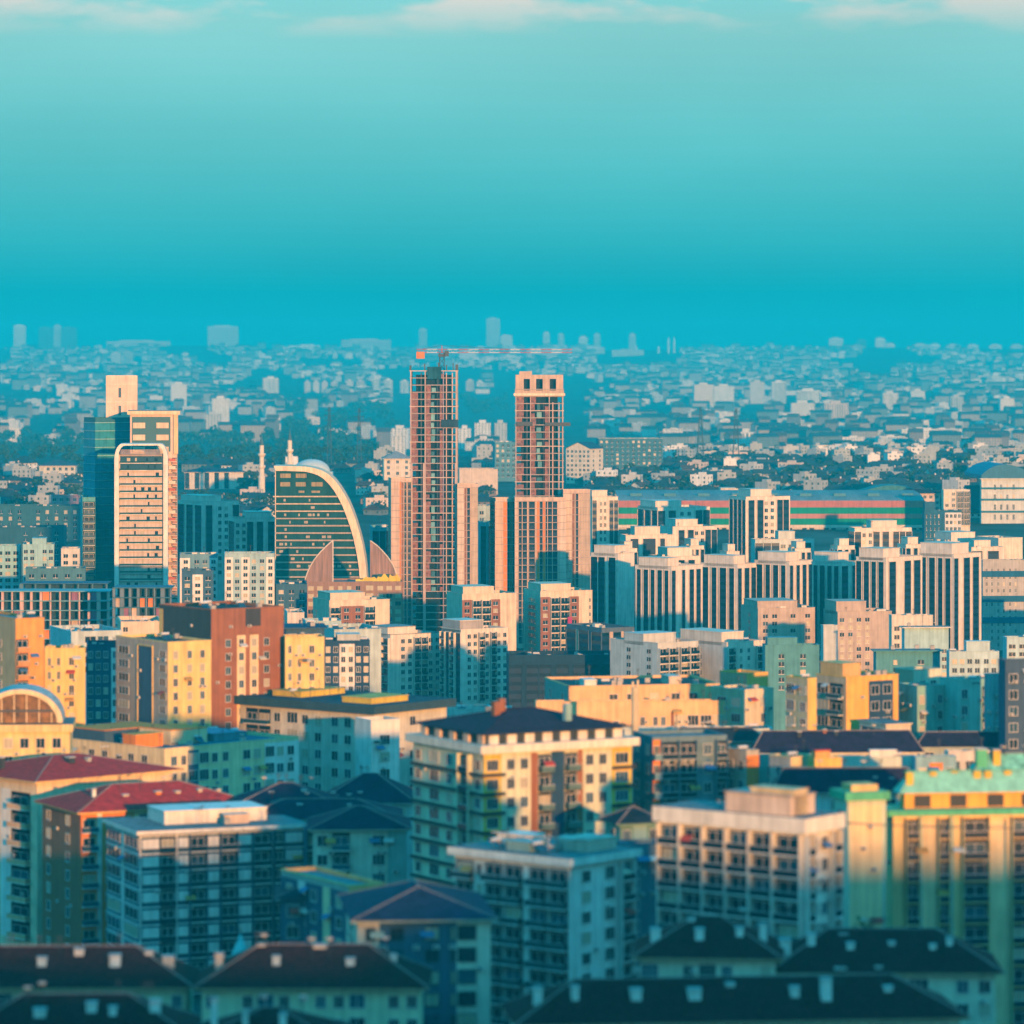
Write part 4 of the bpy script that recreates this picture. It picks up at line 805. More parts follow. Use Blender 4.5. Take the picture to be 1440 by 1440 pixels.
while y < 870:
    xe = sail_x(y); w_ = (xe - 388) * U
    q = MB(); z = Z(y, DS) - zg
    q.box(-1.2 if k == 0 else -.3, w_ - .1, -.55, -.02, z - .32, z + (.2 if k < 4 else .3), wallm((.62, .50, .36) if k < 3 else (.44, .36, .30))); q.build('floor_band', base)
    for j in range(13):
        if rn.random() < .3:
            xx = 1.5 + j * (w_ - 3) / 13; q = MB(); q.box(xx, xx + rn.choice((.6, .9, 1.6)), -.12, -.02, z - 2.2, z - 1.1, wallm((.42, .36, .28)) if rn.random() < .7 else GLC); q.build('lit_blind', base)
    y += 10.3; k += 1
for (a, c_, y0, y1) in ((394, 409, 666, 672), (416, 431, 666, 672), (394, 408, 678, 684), (416, 430, 678, 684), (438, 454, 678, 684), (420, 428, 690, 693), (438, 450, 690, 693)):
    q = MB(); q.box((a - 388) * U, (c_ - 388) * U, -.1, -.02, Z(y1, DS) - zg, Z(y0, DS) - zg, mat('amber_blind', (.34, .27, .14), .5, .4, .3, .8, 2)); q.build('lit_blind', base)
q = MB(); q.box(-.35, 0, -.4, 18, 0, S(388, 662)[1], wallm((.70, .58, .42))); q.build('edge_pier', base)

# curved fins and brown base
b = Bld('brown_office', 'brown stone base building with gold windows and yellow rooftop covering, between curved fins', 428, 431, 566, 819, 1690, 4, 24, 11, (.33, .19, .13), 'i i .3 w w w w .3 W .2 i i i', '', 890, 'flat', tm=.9, par=.5, cat='office block', clutter=0, litglass=True, frame=(.5, .35, .2))
def fin(pts, lab):
    d = 1700; z0 = Z(822, d); q = MB(); cx_ = pts[0][0]
    o = empty('curved_fin', lab, 'fin wall', (X(cx_, d), d, z0), 0, 'curved brown fins of the base building')
    q.prism([((x - cx_) * d / F, max(0, Z(y, d) - z0)) for x, y in pts], 0, 1.2, mat('brown_cladding', (.33, .19, .15), .6, .3, .3, .9)); q.build('cladding', o)
    q = MB()
    for (x0, y0), (x1, y1) in zip(pts[1:-1], pts[2:]): q.tube(((x0 - cx_) * d / F, -.15, max(0, Z(y0, d) - z0)), ((x1 - cx_) * d / F, -.15, max(0, Z(y1, d) - z0)), .28, wallm((.72, .62, .52)), 5)
    q.build('edge_trim', o)
fin([(428, 822), (429, 815), (432, 806), (436, 797), (442, 787), (450, 777), (459, 768), (467.5, 760.5), (468, 760.5), (468, 822)][::-1][::-1], 'brown curved fin wall left, leaning against the sail tower front')
fin([(520.5, 822), (520.5, 761), (521, 760.5), (530, 767), (538, 775), (545, 783), (551, 792), (555, 800), (558, 811), (560, 822)], 'brown curved fin wall right of the cream rib, above yellow covering')
q = MB(); o = tag(link('rooftop_tarp', None, None, (X(500, 1692), 1692, b.zt)), 'bright yellow crumpled sheeting piled on the brown base building roof', 'tarpaulin'); 
ym = mat('yellow_sheeting', (.75, .52, .02), .5, .2)
rr = random.Random(3)
nx = 26; top = []
for i in range(nx + 1):
    t = i / nx; h = .9 + 1.6 * rr.random() * (1 if t > .2 else .5) + (2.0 if .6 < t < .95 else 0) * rr.random()
    top.append((t * 18.5, h))
for i in range(nx):
    (x0, h0), (x1, h1) = top[i], top[i + 1]
    q.face([(x0, .6, .3), (x1, .6, .3), (x1, .9, h1), (x0, .9, h0)], ym); q.face([(x0, .9, h0), (x1, .9, h1), (x1, 4, h1 * .7), (x0, 4, h0 * .7)], ym)
q.face([(0, .6, .3), (0, .9, top[0][1]), (0, 4, top[0][1] * .7), (0, 4, .3)], ym); q.face([(18.5, .6, .3), (18.5, 4, .3), (18.5, 4, top[-1][1] * .7), (18.5, .9, top[-1][1])], ym)
q.build('sheeting', o)
for x in (9, 12.4): 
    q = MB(); q.box(x, x + 2.2, 1.0, 3, .3, 3.2, wallm((.05, .12, .10))); q.build('cooling_unit', o)

Bld('low_building', 'long dim blue hall with faint window rows at the left edge, before the belt', -20, -18, 112, 712, 2350, 2, 26, 9, (.035, .12, .17), 'w w w w . w w w w w', '', 770, 'flat', tm=1.5, cat='low building')
Bld('low_building', 'dim blue lower annex with flat roof before the long dim blue hall', -20, -18, 90, 742, 2150, 3, 26, 9, (.03, .10, .15), 'w . w w w', '', 780, 'flat', tm=1.5, cat='low building')
Bld('low_building', 'small pinkish block behind the long dim blue hall', 70, 72, 110, 697, 2450, 4, 14, 8, (.42, .22, .26), 'w w w w', '', 715, 'flat', tm=.8, cat='low building')

# the city goes on beyond both edges of the view
rn = random.Random(99)
for side, px0 in (('right', 1486), ('left', -60)):
    for k, (d_, zt_) in enumerate(((640, 8), (760, 6), (880, 8), (990, 6), (1120, 2), (1290, 0), (1480, 6), (1680, 14), (1900, 12), (2300, 14))):
        for q in range(2):
            w_ = rn.uniform(60, 92) * 800 / max(d_, 700); x0 = px0 + q * (w_ + 14) + rn.uniform(0, 10) if side == 'right' else px0 - (q + 1) * (w_ + 14) - rn.uniform(0, 10)
            Bld('apartment_block', 'plain pale apartment block continuing the city beyond the %s edge of the view' % side, x0, x0, x0 + w_, HZ + (CZ - zt_ + (0 if side == 'left' else 6 if d_ < 1200 else 16) - rn.uniform(-3, 3)) * F / d_, d_, rn.uniform(-4, 6), 14, 3.1 * F / d_, rn.choice((WH, PK, BE, (.74, .60, .38), GY2)), 'w w . w w', '', None, 'flat', tm=1.2, grp='blocks beyond the %s edge' % side)
# ------------------------------------------------------------------ the two unfinished towers
BRK = mat('brick_infill', (.30, .13, .10), .9, .35, .1, .1, .9)
BRK2 = mat('brick_infill', (.24, .12, .11), .9, .35, .1, .1, .9)
DARK = mat('painted_interior_shade', (.015, .03, .05), .9, .2)  # near-black core colour stands for the unlit depth between the open floors
PINK = wallm((.60, .42, .36))
def unfinished(label, xl, xr, yt, d, bays, seed, plain_top=False):
    zg = gz(X(xl, d), d) - 1; o = empty('unfinished_tower', label, 'tower under construction', (X(xl, d), d, zg))
    W_ = (xr - xl) / F * d; H = Z(yt, d) - zg; D_ = 20; fh = 10.0 / F * d; rn = random.Random(seed)
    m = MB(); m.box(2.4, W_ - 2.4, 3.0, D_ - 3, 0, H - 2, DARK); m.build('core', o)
    n = int(H / fh); tot = sum(b[0] for b in bays)
    for k in range(n + 1):
        z = H - k * fh - (5 if plain_top and k == 0 else 0); m = MB()
        if plain_top and k in (0, 1): continue
        m.box(-.35, W_ + .35, -.35, D_ + .35, z - .34, z, CONC if k % 5 else wallm((.62, .50, .42))); m.build('floor_slab', o)
    x = 0
    for wd, ty, col in bays:
        w_ = wd / tot * W_
        if ty == 'c':      # concrete pier
            m = MB(); m.box(x, x + w_, -.30, D_, 0, H, wallm(col)); m.build('concrete_pier', o)
        elif ty == 'f':    # brick infill, floor by floor
            for k in range(n):
                z = H - k * fh; 
                if z - fh < 24 or (plain_top and k < 3): continue
                if rn.random() < .93 - (.5 if k < 3 else 0):
                    m = MB(); f = rn.choice((1, 1, 1, .75)); m.box(x + .05, x + w_ * f - .05, .1, .35, z - fh, z - .34 - (0 if rn.random() < .8 else 1.0), BRK if rn.random() < .6 else BRK2, skip='tu'); m.build('infill_wall', o)
        elif ty == 'g':    # glazed or sheeted bay
            for k in range(n):
                z = H - k * fh
                if z - fh < 24 or (plain_top and k < 3): continue
                if rn.random() < .7:
                    m = MB(); a = rn.uniform(0, .3); m.box(x + w_ * a, x + w_ * rn.uniform(.6, 1), .2, .4, z - fh, z - .34 - rn.uniform(0, 1.2), wallm(rn.choice(((.12, .3, .36), (.2, .42, .46), (.05, .15, .2)))), skip='tu'); m.build('site_sheet', o)
        else:              # open dark bay with a thin mullion column
            m = MB(); m.box(x + w_ * .42, x + w_ * .58, -.12, .5, 24, H - (12 if plain_top else 1), PINK if col else MET); m.build('column', o)
        x += w_
    # side wall piers towards the right
    for yy in (4, 9, 14):
        m = MB(); m.box(W_ - .3, W_ + .1, yy, yy + 2.2, 0, H - (10 if plain_top else 0), CONC); m.build('side_pier', o)
    return o, W_, H, fh, D_
PK2 = (.52, .40, .37)
o, W_, H, fh, D_ = unfinished('left unfinished concrete tower with brick infill, dark netting on top and red crane above', 577, 643, 521, 1780,
    [(1.5, 'c', PK2), (9, 'f', 0), (9, 'd', 0), (1.4, 'c', PK2), (7, 'f', 0), (7, 'g', 0), (5, 'd', 0), (4.5, 'f', 0), (1.2, 'c', (.34, .26, .34)), (7, 'd', 1), (9, 'd', 1), (2.2, 'c', PK2)], 11)
for (x0, x1, h) in ((-.4, .5, 2.2), (W_ - .8, W_ + .4, 2.6), (6, 6.5, 3.0), (12, 12.6, 3.4), (15.5, 16, 2.4), (18.4, 18.8, 3.2)):
    m = MB(); m.box(x0, x1, 0, .6, H, H + h, MET); m.build('starter_column', o)
m = MB(); m.box(W_ * .36, W_ * .66, -.6, 6, H - fh * 1.2, H + 1.6, mat('safety_net', (.02, .10, .15), .9, .4)); m.build('safety_net', o)
m = MB(); m.box(W_ * .66, W_ * 1.02, -.7, -.4, H - fh * 8.0, H - fh * 6.9, mat('safety_net', (.03, .06, .10), .9, .4)); m.build('safety_net', o)
for x in (W_ * .26, W_ * .28 + 13.2):
    pass
for (xa, xb, z0) in ((W_ * .27, W_ * .33, 0), (0.05, W_ * .05, 0), (W_ * .95, W_, 0)):      # paler lower piers standing proud
    m = MB(); m.box(xa, xb, -1.0, -.36, 0, H - fh * 13, wallm(PK2)); m.build('concrete_pier', o)
o2, W2, H2, fh2, D2 = unfinished('right unfinished concrete tower with brick infill and finished pale crown storeys', 725, 792, 527, 1785,
    [(1.2, 'c', PK2), (11, 'f', 0), (9, 'd', 0), (1.2, 'c', PK2), (7.5, 'f', 0), (9, 'g', 0), (3.5, 'd', 0), (6, 'f', 0), (1.2, 'c', PK2), (9, 'd', 1), (9, 'd', 1), (1.6, 'c', PK2)], 12, True)
m = MB(); cw = wallm((.54, .40, .32)); zt = H2; z0 = H2 - fh2 * 2.6
m.box(-.3, W2 + .3, -.2, D2, z0, z0 + 1.2, cw); 
for a, c_ in ((0, .17), (.30, .43), (.57, .70), (.85, 1)): m.box(W2 * a - .001, W2 * c_, -.25, .4, z0 + 1.2, zt, cw)
for a, c_ in ((.17, .30), (.43, .57), (.70, .85)): m.box(W2 * a, W2 * c_, -.22, .4, zt - 1.8, zt, cw)
m.box(0, .5, .4, D2, z0 + 1.2, zt, cw); m.box(W2 - .5, W2, .4, D2, z0 + 1.2, zt, cw); m.box(W2 * .08, W2 * .34, .0, 5, zt, zt + 1.5, cw); m.box(-.8, W2 + .8, -1.0, D2 + .5, z0 - 1.1, z0, wallm((.80, .64, .48)))
m.build('crown_wall', o2)
m = MB(); m.box(W2 * .02, W2 * .36, -1.3, -.4, H2 - fh2 * 7.2, H2 - fh2 * 6.6, MET); m.box(W2 * .62, W2 * 1.15, -1.3, -.4, H2 - fh2 * 7.2, H2 - fh2 * 6.7, MET); m.build('work_platform', o2)
WG = 'pale concrete wings of the unfinished towers'
def wing(lab, xl, xc, xr, yt, d, yaw, R, L, seed):
    return Bld('concrete_wing', lab, xl, xc, xr, yt, d, yaw, 12, 10, (.62, .46, .37), R, L, 880, 'flat', tm=1.5, bands=(.42, .34, .30), cat='building wing', grp=WG, clutter=0, trim=(.7, .58, .48), par=.5)
wing('pale unfinished wing left of the left tower, grey blank pier and open bays', 546, 550, 578, 673, 1774, 8, '1.3 .3@OR s.35@BR s.4 .2 s.5', '1', 1)
wing('pale unfinished wing right of the left tower, with arched opening near its top', 642, 643, 672, 681, 1776, 3, '1.1@PK s.35@BR s.5 1.2@TAN', '', 2)
wing('pale unfinished wing left of the right tower, with orange open bays', 690, 697, 726, 701, 1780, 14, '1.0 .5@OR s.35 s.3@BR s.3 .25', 's', 3)
wing('pale unfinished wing right of the right tower, with plain grey end pier', 791, 792, 830, 689, 1775, 3, '1.3@PK s.3@BR .2 s.35 .2 1.5@TAN', '', 4)
# lower extra bays in front of the right tower
wing('projecting lower bay block in front of the right unfinished tower', 722, 724, 796, 700, 1772, 2, '.4 s.35 s.5 .2 s.6 .2 .3@OR s.3 .3@OR s.2 s.5 s.5 .3 .6@PK', '', 5)
# tower crane above the left tower
dc = 1788; RED = mat('crane_paint_red', (.52, .07, .05), .5, .1); WHT = mat('crane_paint_white', (.68, .64, .6), .5, 0)
cr0 = empty('tower_crane', 'red and white tower crane with long horizontal jib over the left unfinished tower', 'crane', (X(621, dc), dc + 8, gz(0, 1780) + 10))
zj = Z(496, dc) - cr0.location.z; 
m = MB(); s_ = 1.0
for a, c_ in ((-s_, -s_), (s_, -s_), (s_, s_), (-s_, s_)): m.tube((a, c_, 0), (a, c_, zj), .16, MET, 4)
for k in range(int(zj / 2.4)):
    z = k * 2.4
    m.tube((-s_, -s_, z), (s_, -s_, z + 2.4), .09, MET, 4); m.tube((s_, s_, z), (-s_, s_, z + 2.4), .09, MET, 4); m.tube((s_, -s_, z), (s_, s_, z + 2.4), .09, MET, 4)
m.build('mast', cr0)
m = MB(); m.box(-1.6, 1.6, -1.6, 1.6, zj - 1.8, zj - .6, MET); m.box(1.2, 3.0, -2.2, -.6, zj - 1.6, zj + .8, MET); m.build('operator_cab', cr0)
L1, L0 = (805 - 621) * dc / F, (585 - 621) * dc / F
m = MB(); nseg = 30
for k in range(nseg):
    x0 = L0 + (L1 - L0) * k / nseg; x1 = L0 + (L1 - L0) * (k + 1) / nseg; mm = RED if (k // 2) % 2 == 0 else WHT
    for yy in (-.7, .7): m.tube((x0, yy, zj), (x1, yy, zj), .13, mm, 4)
    m.tube((x0, 0, zj + 1.5), (x1, 0, zj + 1.5), .13, mm, 4)
    for yy in (-.7, .7): m.tube((x0, yy, zj), ((x0 + x1) / 2, 0, zj + 1.5), .06, mm, 4); m.tube(((x0 + x1) / 2, 0, zj + 1.5), (x1, yy, zj), .06, mm, 4)
m.build('jib', cr0)
m = MB(); m.box(L0, L0 + 3.6, -1, 1, zj - 2.6, zj + .4, mat('counterweight', (.62, .20, .05), .7, .2)); m.build('counterweight', cr0)
m = MB(); m.tube((0, 0, zj), (0, 0, zj + 3.2), .3, RED, 5, .12); m.tube((0, 0, zj + 3.2), (L0 + 2, 0, zj + 1.5), .06, MET, 4); m.tube((0, 0, zj + 3.2), (L1 * .55, 0, zj + 1.5), .06, MET, 4); m.build('tie_rod', cr0)

# ------------------------------------------------------------------ construction frames at the left
def frame_site(label, xl, xr, yt, yb, d, col, sl, seed, nb):
    zg = gz(X(xl, d), d) - 1; o = empty('building_shell', label, 'building shell', (X(xl, d), d, zg)); rn = random.Random(seed)
    W_ = (xr - xl) / F * d; H = Z(yt, d) - zg; fh = 3.4; n = int(H / fh); m0 = wallm(col)
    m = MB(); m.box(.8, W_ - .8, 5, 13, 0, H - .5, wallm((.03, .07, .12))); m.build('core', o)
    for k in range(n):
        m = MB(); z = H - k * fh; m.box(-.4, W_ + .4, -.4, 14, z - .35, z, wallm(sl)); m.build('floor_slab', o)
    for i in range(nb):
        x = W_ * i / (nb - 1); ww = rn.choice((.5, .9, 1.4)); m = MB(); m.box(x - ww / 2, x + ww / 2, .0, 1, 0, H - .35, m0); m.build('column', o)
    for k in range(n):
        for i in range(nb - 1):
            if rn.random() < .22: 
                z = H - k * fh; x = W_ * i / (nb - 1); m = MB(); m.box(x + .6, x + W_ / (nb - 1) - .6, .4, .7, z - fh, z - .35, wallm(rn.choice((OR, PK, (.3, .12, .2), TAN)))); m.build('infill_wall', o)
    return o
frame_site('half-built concrete frame with pink columns at the left edge', -10, 152, 831, 890, 1460, (.62, .42, .38), (.20, .38, .42), 4, 13)
frame_site('dark half-built frame in front of the slab tower foot', 160, 240, 826, 880, 1420, (.16, .22, .28), (.06, .16, .22), 9, 8)
frame_site('low dark frame of an unfinished hall, beside the half-built frame', 30, 150, 820, 840, 1560, (.10, .2, .26), (.05, .12, .2), 6, 7)

# ------------------------------------------------------------------ mall, halls, mosque, pylons
d = 2450; zg = gz(X(1000, d), d) - 1; o = empty('shopping_mall', 'long mall with red and green striped front and pale curved roof', 'shopping mall', (X(868, d), d, zg))
W_ = (1300 - 868) / F * d
m = MB(); m.box(0, W_, 0, 70, 0, Z(704, d) - zg, wallm((.6, .58, .54))); m.build('wall', o)
for (y0, y1, c_) in ((704, 713.5, (.48, .15, .12)), (713.5, 722.5, (.01, .26, .17)), (722.5, 729, (.50, .20, .16)), (729, 738, (.01, .26, .17))):
    m = MB(); m.box(-.2, W_ + .2, -.4, 0, Z(y1, d) - zg + .02, Z(y0, d) - zg - .02, wallm(c_)); m.build('coloured_band', o)
m = MB(); m.box(-.3, W_ + .3, -.9, 0, Z(742, d) - zg, Z(738.5, d) - zg, wallm((.72, .62, .52))); m.build('canopy', o)
for k in range(42):
    if k % 3 == 0: continue
    m = MB(); x = W_ * (k + .3) / 42; m.box(x, x + 2.6, -.2, 0, Z(746, d) - zg, Z(742.5, d) - zg, GLD); m.build('window', o)
m = MB(); rp = [(0, 0), (6, 1.2), (20, 2.8), (40, 3.6), (70, 3.8)]; zt = Z(704, d) - zg + .01
for (y0, h0), (y1, h1) in zip(rp, rp[1:]):
    for j in range(24): 
        xa, xb = W_ * j / 24, W_ * (j + 1) / 24
        m.face([(xa, y0, zt + h0), (xb, y0, zt + h0), (xb, y1, zt + h1), (xa, y1, zt + h1)], roofm((.20, .27, .28) if j % 2 else (.25, .31, .31)))
m.build('roof', o)
for k in range(9):
    m = MB(); x = W_ * (k + .4) / 9; m.box(x, x + 7, 14, 18, zt + 1.5, zt + 3.8, wallm((.10, .26, .34))); m.build('cooling_unit', o)
o = empty('sports_hall', 'low green domed hall roof behind the mall', 'hall', (X(1255, 2600), 2600, gz(0, 2600))); m = MB()
zt = Z(697, 2600) - o.location.z; pr = [(-26 + 52 * i / 12, zt + 6.5 * sin(pi * i / 12)) for i in range(13)]; m.prism([(-26, 0)] + pr + [(26, 0)], 0, 30, mat('green_roof', (.05, .20, .22), .7, .3)); m.build('shell', o)
Bld('apartment_block', 'white four storey block with brown balconies right of the mall', 1324, 1327, 1364, 689, 2400, 5, 14, 8, (.74, .66, .54), 'w w d d', '', 720, 'flat', tm=.8, rail=BR)
Bld('apartment_block', 'long pinkish white block with red window bays behind the mall', 1258, 1262, 1322, 694, 2560, 3, 14, 8, (.66, .52, .46), '2 w@PK w@PK w@PK w@PK w', '', 715, 'hip', rc=DK, rise=2.5, tm=.5)
Bld('office_block', 'dark navy office with white squared windows in front of the mall end', 1297, 1300, 1352, 718, 2320, 3, 14, 9, (.03, .11, .19), 'v v v v . i@WH i@WH i@WH i@WH', '', 750, 'flat', tm=1.4, cat='office block', trim=(.03, .11, .19), crown=(.02, .3, 4.5))
b = Bld('warehouse', 'large pale warehouse with two blue stripes and curved blue roof, right edge', 1378, 1380, 1462, 674, 2500, 4, 60, 14, (.62, .64, .60), '. v.6 v.6 v.6 v.6 . v.6 v.6', '', 720, 'slab', tm=2, cat='warehouse', clutter=0, ov=.8, eave=.6)
for yy in (686, 702, 719):
    m = MB(); z = Z(yy, 2500) - b.zg; m.box(-.2, b.wr + .2, -.4, 0, z - .9, z + .3, wallm((.02, .16, .28))); b.part('blue_band', m)
m = MB(); pr = [(b.wr * i / 14, b.top + .02 + 8.5 * sin(pi * (.04 + .96 * i / 14) ** .8)) for i in range(15)]; m.prism([(0, b.top)] + pr + [(b.wr, b.top)], -.5, 58, mat('blue_roof', (.03, .15, .26), .6, .2)); b.part('vault_roof', m)
Bld('office_block', 'dark blue wall of the building left of the striped warehouse', 1356, 1358, 1380, 683, 2560, 3, 30, 12, (.03, .15, .26), 'w .', '', 720, 'flat', tm=2, cat='office block')
Bld('school_building', 'white gabled school-like block with rows of dark windows beyond the right unfinished tower', 796, 830, 848, 631, 3000, 62, 14, 6.5, (.74, .66, .54), 'w w', 'w w w w w w', 662, 'gable', rc=(.03, .08, .14), rise=4.5, tm=.6, cat='school')
Bld('office_block', 'long navy block with dense window rows beside the gabled block', 838, 842, 932, 617, 3200, 4, 20, 6, (.05, .15, .22), 'w w w w w w w w w w w w', '', 655, 'flat', tm=.8, cat='office block', trim=(.5, .52, .5))
Bld('apartment_block', 'blue block with ragged roofline between the unfinished towers', 692, 696, 726, 622, 3050, 4, 20, 7, (.10, .24, .32), 'w w w w', '', 668, 'flat', tm=.8)
Bld('hall', 'wide low hall with dark hipped roof left of the glass tower', 52, 55, 106, 655, 3000, 3, 24, 8, (.60, .58, .52), 'w w w w w w', '', 665, 'hip', rc=(.05, .09, .13), rise=4, tm=.4, cat='hall')
Bld('apartment_block', 'cream long block with dark windows right of the slab tower', 255, 260, 342, 664, 2900, 4, 18, 7.5, (.66, .60, .52), 's.5 .6 s.5 .6 s.5 .6 s.5 .6 s.5 1.6', '', 690, 'hip', rc=(.03, .07, .12), rise=2.4, tm=.4)
Bld('apartment_block', 'white low block with gable windows left of the left unfinished tower', 538, 540, 578, 645, 2900, 4, 18, 8, (.74, .64, .52), 'w w w', '', 665, 'hip', rc=(.30, .30, .30), rise=5, tm=.4)
Bld('low_building', 'flat cream hall between the two unfinished towers', 642, 646, 700, 660, 2800, 3, 24, 8, (.66, .54, .44), '1', '', 675, 'flat', tm=.8, cat='low building')
Bld('apartment_block', 'cream row block in front of the domed hall', 1010, 1014, 1085, 692, 2650, 3, 12, 7, (.68, .60, .50), 'w w . w w w . w', '', 700, 'flat', tm=.5, crown=(.0, .3, 2.4))
Bld('apartment_block', 'lit cream twin boxes at the edge of the roof belt', 1140, 1148, 1182, 627, 3550, 20, 14, 6, (.72, .60, .42), 'w w', '1', 640, 'flat', tm=.6)
Bld('apartment_block', 'wide low cream hall at the foot of the two masts', 985, 990, 1048, 635, 3500, 4, 16, 6, (.64, .56, .46), 'w w w . .', '', 650, 'flat', tm=.8)
# mosque
dm = 2700; zg = gz(X(435, dm), dm); o = empty('mosque', 'pale mosque with shallow white dome behind the sail tower', 'mosque', (X(437, dm), dm + 10, zg))
zb = Z(664, dm) - zg
m = MB(); m.box(-14, 14, -12, 12, 0, zb, wallm((.66, .64, .58))); m.build('prayer_hall', o)
m = MB(); m.lathe([(12.4 * cos(t * pi / 16), zb + 8.4 * sin(t * pi / 16)) for t in range(9)], mat('lead_dome', (.56, .62, .60), .5, .1), 28); m.build('dome', o)
for p in o.children[1].data.polygons: p.use_smooth = True
for px, yt, lab in ((368, 607, 'white minaret with two balconies, standing left of the sail tower'), (407.5, 600, 'white minaret rising directly behind the flat top of the sail tower')):
    o = empty('minaret', lab, 'minaret', (X(px, dm), dm, zg), 0, 'minarets of the mosque'); h = Z(yt, dm) - zg; mw = wallm((.78, .70, .58))
    hs = h - 9
    m = MB(); m.lathe([(2.2, 0), (2.2, hs * .45), (1.75, hs * .45 + 1), (1.7, hs * .62), (1.5, hs * .62 + .5), (1.45, hs)], mw, 12); m.build('shaft', o)
    for z in (hs * .62, hs * .83): m = MB(); m.lathe([(1.6, z - 1.4), (2.5, z), (2.5, z + 1.1), (1.5, z + 1.1)], mw, 12); m.build('balcony', o)
    m = MB(); m.lathe([(1.55, hs), (1.5, hs + .4), (.55, hs + 5), (.12, hs + 7), (.1, hs + 9)], mat('lead_cone', (.06, .12, .16), .6, .1), 12); m.build('cone_roof', o)
# lattice masts
def mast(px, yt, yb_, d, lab, w_=5.0):
    zb = gz(X(px, d), d); o = empty('lattice_mast', lab, 'pylon', (X(px, d), d, zb), 0, 'dark lattice masts above the roofs'); h = Z(yt, d) - zb; m = MB(); n = 9
    def rr(z): return w_ * (1 - z / h) * .5 + .5
    for k in range(n):
        z0, z1 = h * k / n, h * (k + 1) / n; a, c_ = rr(z0), rr(z1)
        P = [(-1, -1), (1, -1), (1, 1), (-1, 1)]
        for i in range(4):
            p, q = P[i], P[(i + 1) % 4]
            m.tube((p[0] * a, p[1] * a, z0), (p[0] * c_, p[1] * c_, z1), .3, MET, 4)
            m.tube((p[0] * a, p[1] * a, z0), (q[0] * c_, q[1] * c_, z1), .14, MET, 4)
    m.build('lattice', o)
    m = MB()
    for k in range(3): m.tube((-rr(h) - 3.4, 0, h * (.78 + .08 * k)), (rr(h) + 3.4, 0, h * (.78 + .08 * k)), .22, MET, 4)
    m.build('cross_arm', o)
mast(985, 572, 650, 3400, 'left lattice mast of the pair standing right of the unfinished towers')
mast(1035, 574, 650, 3400, 'right lattice mast of the pair standing right of the unfinished towers')
mast(463, 572, 650, 3300, 'faint thin mast above the sail tower, nearer the minarets', 3)
mast(505, 574, 650, 3300, 'faint thin mast between the sail tower and the left unfinished tower', 3)
# ------------------------------------------------------------------ the far city
RN = random.Random(21)
WALLS = [wallm(c) for c in ((.76, .74, .71), (.70, .64, .59), (.52, .53, .54), (.80, .80, .79), (.62, .52, .47), (.40, .43, .45))]
ROOFS = [roofm(c) for c in ((.020, .034, .055), (.03, .045, .06), (.09, .05, .045), (.05, .06, .07), (.03, .06, .09))]
WIN = mat('dark_glass', (.03, .06, .08), .3, 0)
BELTW = WALLS[:2] + [wallm(c) for c in ((.40, .38, .36), (.16, .20, .22), (.34, .30, .28), (.22, .17, .16))]
def low_house(r, wd, dp, fl, kind):
    b = MB(); wm_, rm = r.choice(WALLS if kind == 'flat' else BELTW), r.choice(ROOFS); h = fl * 3.0
    b.box(-wd / 2, wd / 2, -dp / 2, dp / 2, -6, h, wm_, skip='u' + ('t' if kind != 'flat' else ''), top=roofm((.30, .31, .30)) if kind == 'flat' else None)
    n = max(2, int(wd / 3.4)); nd = max(2, int(dp / 4))
    for k in range(fl):
        for i in range(n):
            if r.random() < .12: continue
            x = -wd / 2 + wd * (i + .5) / n; z = k * 3 + 1.0
            b.face([(x - .6, -dp / 2 - .06, z), (x + .6, -dp / 2 - .06, z), (x + .6, -dp / 2 - .06, z + 1.4), (x - .6, -dp / 2 - .06, z + 1.4)], WIN)
        for i in range(nd):
            y = -dp / 2 + dp * (i + .5) / nd; z = k * 3 + 1.0
            b.face([(wd / 2 + .06, y - .6, z), (wd / 2 + .06, y + .6, z), (wd / 2 + .06, y + .6, z + 1.4), (wd / 2 + .06, y - .6, z + 1.4)], WIN)
    if kind == 'hip':
        b.hip(-wd / 2 - .8, wd / 2 + .8, -dp / 2 - .8, dp / 2 + .8, h, min(wd, dp) * .36, rm)
    elif kind == 'gable':
        hh = dp * .34
        b.face([(-wd / 2 - .6, -dp / 2 - .6, h - .2), (wd / 2 + .6, -dp / 2 - .6, h - .2), (wd / 2 + .6, 0, h + hh), (-wd / 2 - .6, 0, h + hh)], rm)
        b.face([(wd / 2 + .6, dp / 2 + .6, h - .2), (-wd / 2 - .6, dp / 2 + .6, h - .2), (-wd / 2 - .6, 0, h + hh), (wd / 2 + .6, 0, h + hh)], rm)
        for s in (-1, 1): b.face([(s * wd / 2, -dp / 2, h - .2), (s * wd / 2, dp / 2, h - .2), (s * wd / 2, 0, h + hh - .1)], wm_)
    else:
        for q in ((-wd / 2, wd / 2, -dp / 2, -dp / 2 + .25), (-wd / 2, -wd / 2 + .25, -dp / 2 + .25, dp / 2), (wd / 2 - .25, wd / 2, -dp / 2 + .25, dp / 2)): b.box(*q, h + .003, h + .9, wm_, skip='u')
        b.box(-wd * .15, wd * .2, -dp * .1, dp * .3, h, h + 2.4, wm_)
    if r.random() < .5: b.box(wd * .2, wd * .2 + .9, -.4, .5, h, h + 2.6 + (dp * .2 if kind != 'flat' else 0), wm_)
    return b
